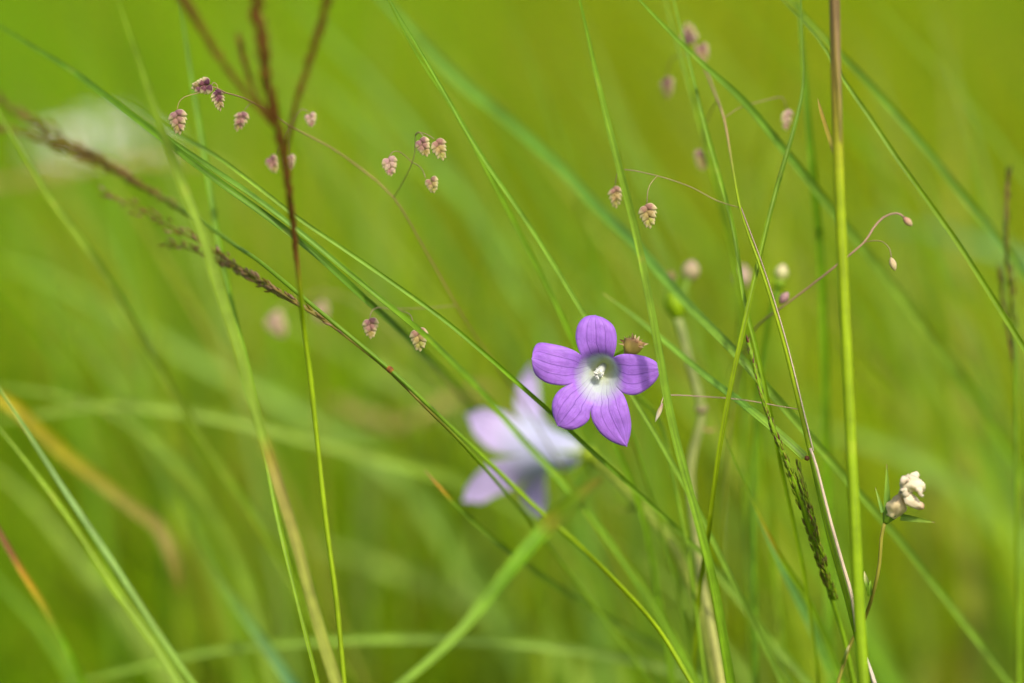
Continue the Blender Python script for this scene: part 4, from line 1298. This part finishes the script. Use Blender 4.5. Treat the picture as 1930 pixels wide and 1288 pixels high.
# ------------------------------------------------------------------ single grass leaves and stalks, read off the photograph
leaf('slim light green grass leaf running straight behind the violet bellflower', [(705, -60, 0.004), (735, 0, 0.004), (800, 110, 0.005), (905, 290, 0.006), (1000, 430, 0.008), (1100, 592, 0.012), (1195, 752, 0.016), (1255, 852, 0.018), (1312, 955, 0.022),
      (1375, 1085, 0.028), (1430, 1195, 0.034), (1485, 1310, 0.04)], (8, 10), [(0, FRESH), (0.5, PALE), (1, PALE)], fold=0.6, twist=0.2)
leaf('green grass leaf alongside the slim light leaf, ending behind the topmost violet petal', [(700, -70, 0.008), (735, 10, 0.010), (790, 110, 0.014), (860, 215, 0.018), (930, 345, 0.022), (1010, 500, 0.028), (1080, 645, 0.032), (1140, 790, 0.04), (1215, 990, 0.05),
      (1270, 1300, 0.055)], (8, 12), FRESH, twist=0.3)
leaf('long pale green grass leaf crossing behind the thick stalk under a hanging spikelet', [(1150, -70, 0.012), (1205, 0, 0.014), (1310, 108, 0.018), (1400, 190, 0.024), (1480, 286, 0.034), (1560, 386, 0.05), (1620, 460, 0.062), (1700, 562, 0.08), (1800, 700, 0.10), (1900, 850, 0.12), (1990, 990, 0.13)],
     (11, 22), [(0, FRESH), (0.3, BLUISH), (0.6, PALE), (1, FRESH)], twist=0.3)
leaf('upright light green grass leaf passing just beside the violet petal tip', [(1070, -80, -0.012), (1092, 0, -0.012), (1130, 170, -0.012), (1165, 310, -0.013), (1200, 450, -0.009), (1235, 630, -0.0075), (1262, 780, -0.0075), (1290, 895, -0.009), (1322, 1010, -0.012),
      (1348, 1120, -0.010), (1380, 1310, -0.008)], (13, 15), [(0, FRESH), (0.4, PALE), (1, FRESH)], twist=0.25, fold=0.7)
leaf('long pale leaf stretching behind the violet bellflower to the pale lilac one', [(200, 178, 0.07), (260, 205, 0.055), (330, 250, 0.04), (400, 290, 0.02), (470, 340, 0.01), (560, 410, 0.006), (640, 464, 0.004), (730, 526, 0.004), (830, 598, 0.004), (905, 660, 0.004), (960, 708, 0.006), (1040, 780, 0.010),
      (1110, 846, 0.014), (1165, 895, 0.018), (1220, 945, 0.025), (1300, 1020, 0.035), (1400, 1130, 0.045), (1500, 1300, 0.05)], (7, 8), [(0, FRESH), (0.3, PALE), (0.55, FRESH), (1, PALE)], fold=0.6)
leaf('green leaf that crosses in front of the pale lilac bellflower', [(150, 150, 0.03), (220, 195, 0.024), (300, 250, 0.016), (400, 318, 0.006), (480, 372, 0.002), (560, 434, 0.0), (640, 500, 0.0), (720, 566, 0.002), (800, 632, -0.008), (870, 700, -0.026), (930, 765, -0.04), (985, 830, -0.046), (1050, 900, -0.05),
      (1120, 985, -0.05), (1230, 1140, -0.05), (1320, 1300, -0.05)], (9, 11), [(0, DARK), (0.3, BLUISH), (0.5, FRESH), (1, FRESH)], fold=0.6, twist=0.3)
leaf('dark green leaf bundled under the two long leaves above the dotted panicle', [(-60, 10, 0.055), (40, 75, 0.045), (130, 130, 0.034), (210, 190, 0.022), (300, 258, 0.012), (400, 334, 0.004), (500, 406, 0.002), (590, 475, 0.003), (690, 566, 0.012), (760, 630, 0.04), (850, 722, 0.09), (960, 850, 0.15),
      (1080, 1020, 0.18), (1220, 1300, 0.2)], (12, 12), [(0, DARK), (0.25, DARK), (0.45, BLUISH), (1, FRESH)], fold=0.5, twist=0.2)
leaf('pale grass leaf with a rusty joint and straw-coloured lower half', [(195, -80, -0.055), (222, 0, -0.052), (260, 110, -0.048), (300, 230, -0.044), (340, 340, -0.04), (380, 440, -0.038), (412, 545, -0.036), (450, 660, -0.034), (482, 780, -0.032), (520, 900, -0.03), (560, 1030, -0.028), (600, 1180, -0.026), (640, 1310, -0.024)],
     (16, 20), [(0, FRESH), (0.3, PALE), (0.60, PALE), (0.66, PALE), (0.685, (0.30, 0.15, 0.02)), (0.70, (0.27, 0.24, 0.05)), (0.85, (0.23, 0.26, 0.04)), (1, (0.22, 0.26, 0.04))], twist=0.2)
leaf('green leaf rising close beside the leaf with the rusty joint', [(330, -60, 0.05), (345, 40, 0.05), (362, 150, 0.048), (385, 290, 0.044), (408, 430, 0.038), (436, 570, 0.03), (466, 690, 0.022), (498, 840, 0.012), (520, 960, 0.008), (548, 1080, 0.004), (590, 1250, 0.0), (605, 1310, 0.0)], (15, 9), [(0, DARK), (0.5, FRESH), (1, BRIGHT)])
leaf('slender green leaf sloping down past the white umbel', [(-50, 120, 0.05), (0, 215, 0.05), (45, 290, 0.05), (90, 365, 0.052), (145, 440, 0.055), (210, 535, 0.06), (275, 650, 0.07), (340, 760, 0.08), (410, 870, 0.09), (500, 1010, 0.10), (600, 1180, 0.11), (680, 1310, 0.12)], (14, 16), [(0, FRESH), (0.4, PALE), (1, FRESH)])
leaf('pale silvery leaf leaning over the arching low leaf', [(-60, 635, -0.028), (0, 735, -0.028), (60, 830, -0.03), (130, 940, -0.03), (210, 1060, -0.032), (290, 1185, -0.034), (375, 1310, -0.036)], (9, 13), [(0, PALE), (0.4, (0.20, 0.30, 0.09)), (1, PALE)], fold=0.7, twist=0.5)
leaf('yellow-green leaf lying along the pale silvery leaf', [(-60, 735, -0.034), (0, 808, -0.034), (60, 882, -0.034), (140, 990, -0.036), (215, 1105, -0.038), (290, 1210, -0.04), (350, 1310, -0.042)], (12, 17), [(0, PALE), (0.5, BRIGHT), (1, PALE)], fold=0.6)
leaf('low pale leaf arching flat over the turf in front of the straw stalks', [(90, 1300, 0.10), (200, 1272, 0.10), (320, 1243, 0.10), (420, 1224, 0.10), (600, 1208, 0.10), (800, 1203, 0.10), (1000, 1214, 0.10), (1150, 1234, 0.10), (1300, 1270, 0.10), (1400, 1310, 0.10)], (13, 20), PALE, tip=0.03)
leaf('pale leaf lying nearly level and sinking towards the pale lilac bellflower', [(-60, 800, 0.13), (60, 782, 0.13), (180, 762, 0.13), (260, 764, 0.13), (400, 784, 0.13), (500, 806, 0.13), (620, 838, 0.135), (740, 868, 0.14), (860, 905, 0.15), (980, 960, 0.16), (1100, 1060, 0.17), (1200, 1300, 0.18)], (18, 26), [(0, PALE), (0.5, PALE), (1, FRESH)], tip=0.03)
leaf('short pale leaf tip joining the nearly level leaf', [(-60, 720, 0.13), (20, 731, 0.13), (100, 742, 0.13), (190, 768, 0.13), (290, 830, 0.135), (380, 930, 0.14), (460, 1090, 0.15), (520, 1300, 0.15)], (15, 20), PALE)
leaf('broad flat leaf with a brown withered end, slanting up under the pale lilac bellflower', [(1136, 900, -0.056), (1118, 914, -0.055), (1085, 942, -0.054), (1040, 985, -0.051), (990, 1040, -0.052), (930, 1115, -0.053), (870, 1188, -0.054), (810, 1245, -0.055), (755, 1290, -0.056), (690, 1340, -0.058)],
     (40, 9), [(0, (0.13, 0.11, 0.01)), (0.06, (0.15, 0.15, 0.008)), (0.13, FRESH), (0.21, (0.17, 0.19, 0.005)), (0.235, (0.22, 0.13, 0.01)), (0.26, FRESH), (0.45, FRESH), (0.6, PALE), (1, PALE)], tip=0.012, fold=0.35, twist=-0.25)
leaf('dark green leaf with a short orange-brown dead tip', [(800, 886, 0.032), (818, 906, 0.032), (838, 928, 0.033), (880, 972, 0.036), (960, 1040, 0.044), (1060, 1112, 0.06), (1160, 1175, 0.075), (1270, 1240, 0.085), (1370, 1310, 0.09)], (8, 14), [(0, TAN), (0.05, ORANGE), (0.09, DARK), (1, BLUISH)], tip=0.012)
leaf('long bluish leaf passing behind the pink-ridged stalk, leaning far over', [(640, -90, 0.13), (740, 20, 0.125), (860, 148, 0.115), (960, 230, 0.105), (1060, 322, 0.09), (1130, 396, 0.075), (1200, 465, 0.055), (1290, 568, 0.03), (1390, 670, 0.012), (1440, 726, 0.012), (1500, 794, 0.018), (1580, 886, 0.03), (1680, 1000, 0.045), (1790, 1140, 0.06), (1920, 1310, 0.07)],
     (24, 13), [(0, BLUISH), (0.45, BLUISH), (0.6, PALE), (1, PALE)], fold=0.6, twist=0.2)
leaf('thin yellow-green leaf slanting the other way across the pink-ridged stalk', [(1507, -60, 0.02), (1512, 60, 0.018), (1514, 160, 0.016), (1496, 245, 0.012), (1474, 320, 0.008), (1452, 400, 0.004), (1428, 500, 0.002), (1400, 625, 0.0), (1373, 750, 0.001), (1352, 875, 0.004), (1336, 1000, 0.012), (1318, 1120, 0.03), (1305, 1300, 0.04)],
     (9, 9), [(0, DARK), (0.2, DARK), (0.35, FRESH), (0.5, BRIGHT), (1, BRIGHT)], fold=0.6)
leaf('dark upright leaf next to the thick yellow-green stalk', [(1500, -60, 0.05), (1510, 60, 0.048), (1518, 160, 0.048), (1526, 260, 0.05), (1536, 370, 0.055), (1546, 480, 0.06), (1555, 700, 0.07), (1560, 1000, 0.08), (1565, 1300, 0.08)], (14, 16), [(0, DARK), (0.4, FRESH), (1, FRESH)])
leaf('thin crisp green leaf running down past the two cream grass buds', [(1420, -70, 0.03), (1475, 0, 0.026), (1540, 70, 0.022), (1590, 150, 0.018), (1640, 222, 0.016), (1692, 300, 0.014), (1745, 374, 0.014), (1800, 450, 0.014), (1850, 528, 0.014), (1900, 608, 0.014), (1950, 690, 0.014), (2040, 860, 0.014)], (8, 10), [(0, DARK), (0.5, FRESH), (1, FRESH)], fold=0.6)
leaf('bluish leaf sloping above the thin crisp leaf', [(1400, -110, 0.05), (1485, -5, 0.05), (1545, 62, 0.05), (1600, 118, 0.052), (1660, 182, 0.056), (1740, 275, 0.06), (1820, 375, 0.066), (1890, 462, 0.07), (1960, 560, 0.074), (2040, 700, 0.08)], (11, 14), [(0, FRESH), (0.5, BLUISH), (1, BLUISH)])
leaf('thin leaf pair member crossing the yellow-green slanting leaf near the flecked spike', [(1255, -60, 0.035), (1275, 20, 0.032), (1300, 120, 0.028), (1330, 240, 0.022), (1358, 340, 0.016), (1384, 440, 0.010), (1402, 560, 0.006), (1424, 650, 0.005), (1444, 740, 0.006), (1462, 830, 0.01), (1490, 960, 0.02), (1520, 1110, 0.03), (1545, 1300, 0.035)], (9, 8), [(0, FRESH), (1, BRIGHT)])
leaf('green leaf behind the two hanging spikelets at the tip of the sparse quaking grass', [(1240, -60, 0.055), (1262, 30, 0.052), (1290, 130, 0.05), (1322, 240, 0.05), (1350, 350, 0.052), (1380, 470, 0.056), (1405, 600, 0.06), (1430, 800, 0.07), (1460, 1050, 0.08), (1480, 1300, 0.08)], (12, 12), [(0, FRESH), (1, FRESH)])

def thick_culm():
    main = px_path([(1570, -140, -0.022), (1573, 0, -0.022), (1576, 150, -0.022), (1580, 290, -0.022), (1586, 450, -0.022), (1593, 600, -0.022), (1600, 750, -0.022), (1607, 900, -0.022), (1612, 1000, -0.022), (1618, 1130, -0.021), (1630, 1310, -0.02)])
    path = to_ground(main)
    pl = thing('grass_stalk', 'thick upright yellow-green grass stalk with a brown sheath above', 'grass', path[-1])
    tube('stalk', path, 0.00120, 0.00155, pl, [(0, (0.17, 0.10, 0.03)), (0.12, (0.19, 0.12, 0.04)), (0.20, (0.20, 0.15, 0.02)), (0.26, (0.20, 0.18, 0.01)), (0.295, (0.23, 0.25, 0.006)), (0.35, (0.205, 0.265, 0.003)), (0.7, (0.175, 0.26, 0.003)), (1, (0.16, 0.25, 0.004))], n=14, t_in=arclen(main)[-1])
    leaf('', [(1573, -130, -0.026), (1577, 0, -0.0255), (1581, 110, -0.025), (1585, 200, -0.0245), (1584, 292, -0.0225)], (8, 3), [(0, (0.19, 0.12, 0.04)), (0.5, (0.23, 0.15, 0.08)), (1, (0.26, 0.22, 0.06))], ground=False, parent=pl, name='sheath', tip=0.01, fold=0.8)
    leaf('', [(1541, 185, -0.002), (1546, 205, -0.004), (1555, 235, -0.010), (1568, 275, -0.016), (1578, 300, -0.02)], (6, 9), [(0, (0.22, 0.17, 0.03)), (0.3, (0.26, 0.17, 0.02)), (1, (0.22, 0.21, 0.02))], ground=False, parent=pl, name='sheath', tip=0.004)

thick_culm()

leaf('folded yellow dead leaf bent down at its middle', [(342, 1120, 0.13), (326, 1050, 0.128), (298, 992, 0.125), (262, 965, 0.12), (200, 918, 0.12), (130, 862, 0.12), (60, 800, 0.12), (0, 750, 0.12), (-80, 780, 0.12), (-140, 1000, 0.13), (-160, 1300, 0.13)],
     (26, 24), [(0, (0.28, 0.25, 0.01)), (0.10, (0.32, 0.26, 0.08)), (0.20, (0.30, 0.27, 0.03)), (0.30, (0.32, 0.28, 0.003)), (0.5, (0.34, 0.27, 0.003)), (0.75, (0.28, 0.26, 0.003)), (1, FRESH)], tip=0.01)
leaf('narrow leaf with an orange withered patch beside the silvery leaf pair', [(-50, 920, 0.05), (0, 1005, 0.05), (40, 1075, 0.05), (75, 1130, 0.052), (120, 1210, 0.055), (165, 1310, 0.06)], (9, 14), [(0, BROWN), (0.32, RUST), (0.42, ORANGE), (0.55, (0.25, 0.22, 0.01)), (0.7, FRESH), (1, FRESH)], tip=0.01)
leaf('broad bluish leaf standing out dark among the pale low leaves', [(330, 930, 0.12), (370, 1010, 0.11), (410, 1085, 0.10), (460, 1160, 0.09), (510, 1230, 0.085), (570, 1320, 0.08)], (14, 20), [(0, FRESH), (0.5, BLUISH), (1, (0.05, 0.16, 0.05))])
leaf('bright leaf ending beside the straw leaf foot, lower than the rusty joint', [(1205, 800, 0.012), (1230, 850, 0.014), (1262, 920, 0.02), (1320, 1030, 0.03), (1370, 1100, 0.035), (1450, 1195, 0.04), (1540, 1310, 0.05)], (8, 14), PALE) if False else None
leaf('straight green leaf crossing below the flecked spike with an orange fleck', [(1345, 770, 0.03), (1372, 840, 0.03), (1405, 915, 0.03), (1440, 990, 0.03), (1480, 1065, 0.034), (1530, 1145, 0.04), (1600, 1310, 0.045)], (6, 13), [(0, FRESH), (0.3, BRIGHT), (0.42, (0.3, 0.24, 0.01)), (0.5, BRIGHT), (1, FRESH)])
leaf('pale blue-green leaf beneath the orange-flecked leaf', [(1395, 880, 0.045), (1425, 960, 0.045), (1460, 1040, 0.045), (1495, 1110, 0.05), (1545, 1210, 0.055), (1590, 1320, 0.06)], (10, 24), [(0, FRESH), (0.4, (0.13, 0.27, 0.06)), (1, FRESH)])
leaf('straight pale leaf sinking from the violet bellflower towards the thick stalk foot', [(1210, 960, 0.06), (1290, 1020, 0.06), (1370, 1105, 0.06), (1440, 1190, 0.06), (1500, 1260, 0.06), (1550, 1320, 0.06)], (12, 14), PALE)

# leaves farther back that still stand out one by one in the photograph
def soft_leaf(pts, w, c, **kw):
    hue = {FRESH: 'fresh green', BRIGHT: 'yellow-green', PALE: 'pale green', BLUISH: 'blue-green', DARK: 'dark green'}.get(c)
    if hue is None:
        hue = 'straw-tinted' if c[0] > 0.85 * c[1] else 'light green' if c[2] > 0.03 else 'olive-green'
    dx, dy = pts[3][0] - pts[0][0], pts[3][1] - pts[0][1]
    k = abs(dx) / max(1, abs(dy))
    how = 'standing upright' if k < 0.3 else 'leaning aslant' if k < 1.1 else 'arching low'
    wide = 'broad' if w[1] >= 34 else 'hair-thin' if w[1] < 10.99 else 'slender'
    leaf(f'{wide} {hue} grass leaf {how} in the meadow behind the bellflowers', pts, w, c, group=f'{wide} {hue} leaves {how} behind the bellflowers', tip=0.08, **kw)

far = [
    ([(-60, 850, 0.20), (40, 930, 0.20), (140, 1050, 0.20), (240, 1180, 0.20), (330, 1310, 0.20)], (26, 44), PALE),
    ([(-80, 1010, 0.16), (0, 1100, 0.16), (80, 1190, 0.16), (160, 1310, 0.16)], (20, 30), FRESH),
    ([(60, 560, 0.22), (150, 640, 0.22), (240, 760, 0.22), (320, 900, 0.22), (400, 1050, 0.22), (480, 1310, 0.22)], (18, 36), FRESH),
    ([(-60, 480, 0.28), (80, 520, 0.28), (220, 590, 0.28), (380, 680, 0.28), (560, 770, 0.28), (760, 900, 0.28), (900, 1100, 0.28)], (20, 40), PALE),
    ([(430, 560, 0.30), (560, 610, 0.30), (700, 690, 0.30), (830, 760, 0.30), (950, 860, 0.30), (1080, 1020, 0.30), (1180, 1310, 0.30)], (26, 50), PALE),
    ([(520, 1010, 0.30), (640, 1040, 0.30), (780, 1090, 0.30), (900, 1140, 0.30), (1040, 1230, 0.30), (1120, 1310, 0.30)], (40, 60), PALE),
    ([(400, 60, 0.30), (560, 140, 0.30), (700, 240, 0.30), (840, 350, 0.30), (980, 480, 0.30), (1120, 640, 0.30), (1240, 860, 0.30), (1330, 1310, 0.30)], (14, 34), FRESH),
    ([(520, -40, 0.25), (640, 90, 0.25), (760, 220, 0.25), (860, 350, 0.25), (960, 520, 0.25), (1060, 740, 0.25), (1140, 1310, 0.25)], (14, 26), BLUISH),
    ([(1040, 60, 0.34), (1120, 180, 0.34), (1220, 320, 0.34), (1330, 470, 0.34), (1440, 640, 0.34), (1560, 860, 0.34), (1660, 1310, 0.34)], (14, 34), FRESH),
    ([(1620, 420, 0.30), (1720, 428, 0.30), (1820, 452, 0.30), (1920, 490, 0.30), (2020, 560, 0.30), (2100, 760, 0.30)], (24, 44), (0.10, 0.22, 0.06)),
    ([(1500, 800, 0.26), (1620, 830, 0.26), (1740, 880, 0.26), (1860, 960, 0.26), (1960, 1070, 0.26), (2040, 1250, 0.26)], (44, 70), PALE),
    ([(1380, 830, 0.22), (1480, 960, 0.22), (1560, 1090, 0.22), (1640, 1230, 0.22), (1690, 1320, 0.22)], (20, 36), FRESH),
    ([(1250, 640, 0.2), (1330, 760, 0.2), (1400, 880, 0.2), (1480, 1040, 0.2), (1560, 1310, 0.2)], (10, 24), BRIGHT),
    ([(1640, 480, 0.2), (1720, 620, 0.2), (1800, 780, 0.2), (1880, 960, 0.2), (1960, 1200, 0.2)], (10, 26), BRIGHT),
    ([(1640, 40, 0.35), (1660, 200, 0.35), (1690, 400, 0.35), (1720, 650, 0.35), (1740, 1000, 0.35), (1750, 1310, 0.35)], (12, 34), (0.2, 0.24, 0.02)),
    ([(1780, -40, 0.3), (1790, 150, 0.3), (1805, 380, 0.3), (1820, 640, 0.3), (1830, 960, 0.3), (1835, 1310, 0.3)], (14, 34), (0.2, 0.23, 0.02)),
    ([(960, 860, 0.2), (985, 960, 0.2), (1000, 1080, 0.2), (1015, 1200, 0.2), (1025, 1310, 0.2)], (8, 18), BRIGHT),
    ([(130, -40, 0.25), (160, 120, 0.25), (200, 300, 0.25), (240, 520, 0.25), (290, 820, 0.25), (330, 1310, 0.25)], (12, 30), FRESH),
    ([(20, 300, 0.3), (60, 480, 0.3), (110, 680, 0.3), (170, 900, 0.3), (220, 1310, 0.3)], (14, 34), FRESH),
    ([(250, 420, 0.24), (265, 560, 0.24), (290, 720, 0.24), (320, 900, 0.24), (350, 1310, 0.24)], (10, 26), BRIGHT),
    ([(860, 560, 0.35), (960, 640, 0.35), (1080, 780, 0.35), (1180, 960, 0.35), (1260, 1310, 0.35)], (20, 44), FRESH),
    ([(640, 880, 0.35), (760, 920, 0.35), (880, 1000, 0.35), (1000, 1110, 0.35), (1090, 1310, 0.35)], (30, 50), BRIGHT),
    ([(1120, 1000, 0.14), (1200, 1050, 0.14), (1290, 1130, 0.14), (1380, 1240, 0.14), (1420, 1310, 0.14)], (14, 22), PALE),
    ([(1660, 620, 0.4), (1740, 700, 0.4), (1830, 820, 0.4), (1900, 980, 0.4), (1950, 1310, 0.4)], (24, 54), FRESH),
    ([(600, 300, 0.4), (700, 420, 0.4), (800, 560, 0.4), (880, 740, 0.4), (940, 1000, 0.4), (970, 1310, 0.4)], (18, 40), BRIGHT),
    ([(1420, 40, 0.3), (1440, 220, 0.3), (1465, 440, 0.3), (1490, 720, 0.3), (1510, 1310, 0.3)], (10, 30), BRIGHT),
]
for i, (pts, w, c) in enumerate(far):
    soft_leaf(pts, w, c, twist=random.uniform(-0.1, 0.6), rate=random.uniform(-0.5, 0.5))

rd = random.Random(77)
PAL = [FRESH, BRIGHT, PALE, PALE, DARK, (0.20, 0.24, 0.01), (0.24, 0.24, 0.03), (0.19, 0.29, 0.05), FRESH]
for i in range(64):
    d = rd.uniform(0.28, 0.85)
    x0, y0 = rd.uniform(-250, 1850), rd.uniform(-80, 620)
    slope = rd.uniform(0.25, 1.15) if rd.random() < 0.72 else rd.uniform(-0.35, 0.2)
    dx = slope
    pts = []
    x, y = x0, y0
    for k in range(6):
        pts.append((x, y, d + 0.01 * k))
        y += 170
        x += 170 * dx
        dx *= 0.82
    w = rd.uniform(18, 40) * 0.7 / (0.7 + d) * 1.3
    soft_leaf(pts, (w * 0.7, w), rd.choice(PAL), twist=rd.uniform(-0.1, 0.7), rate=rd.uniform(-0.5, 0.5))

for i in range(30):
    d = rd.uniform(0.14, 0.34)
    x0, y0 = rd.uniform(-200, 1750), rd.uniform(-90, 420)
    dx = rd.uniform(0.35, 1.1) if rd.random() < 0.7 else rd.uniform(-0.25, 0.25)
    pts = []
    x, y = x0, y0
    for k in range(7):
        pts.append((x, y, d + 0.012 * k))
        y += 165
        x += 165 * dx
        dx *= 0.85
    w = rd.uniform(11, 20)
    soft_leaf(pts, (w * 0.7, w), rd.choice([FRESH, PALE, PALE, BRIGHT, BLUISH, (0.19, 0.29, 0.05)]), twist=rd.uniform(0.1, 0.7), rate=rd.uniform(-0.4, 0.4))

for i in range(34):                                     # finer ones
    d = rd.uniform(0.12, 0.30)
    x0, y0 = rd.uniform(-250, 1800), rd.uniform(-90, 560)
    dx = rd.uniform(0.35, 1.0) if rd.random() < 0.7 else rd.uniform(-0.2, 0.25)
    pts = []
    x, y = x0, y0
    for k in range(7):
        pts.append((x, y, d + 0.012 * k))
        y += 165
        x += 165 * dx
        dx *= 0.87
    w = rd.uniform(6, 11)
    c = rd.choice([FRESH, PALE, BRIGHT, PALE, (0.24, 0.27, 0.03)])
    soft_leaf(pts, (w * 0.7, w), c, twist=rd.uniform(0.1, 0.7), rate=rd.uniform(-0.4, 0.4))
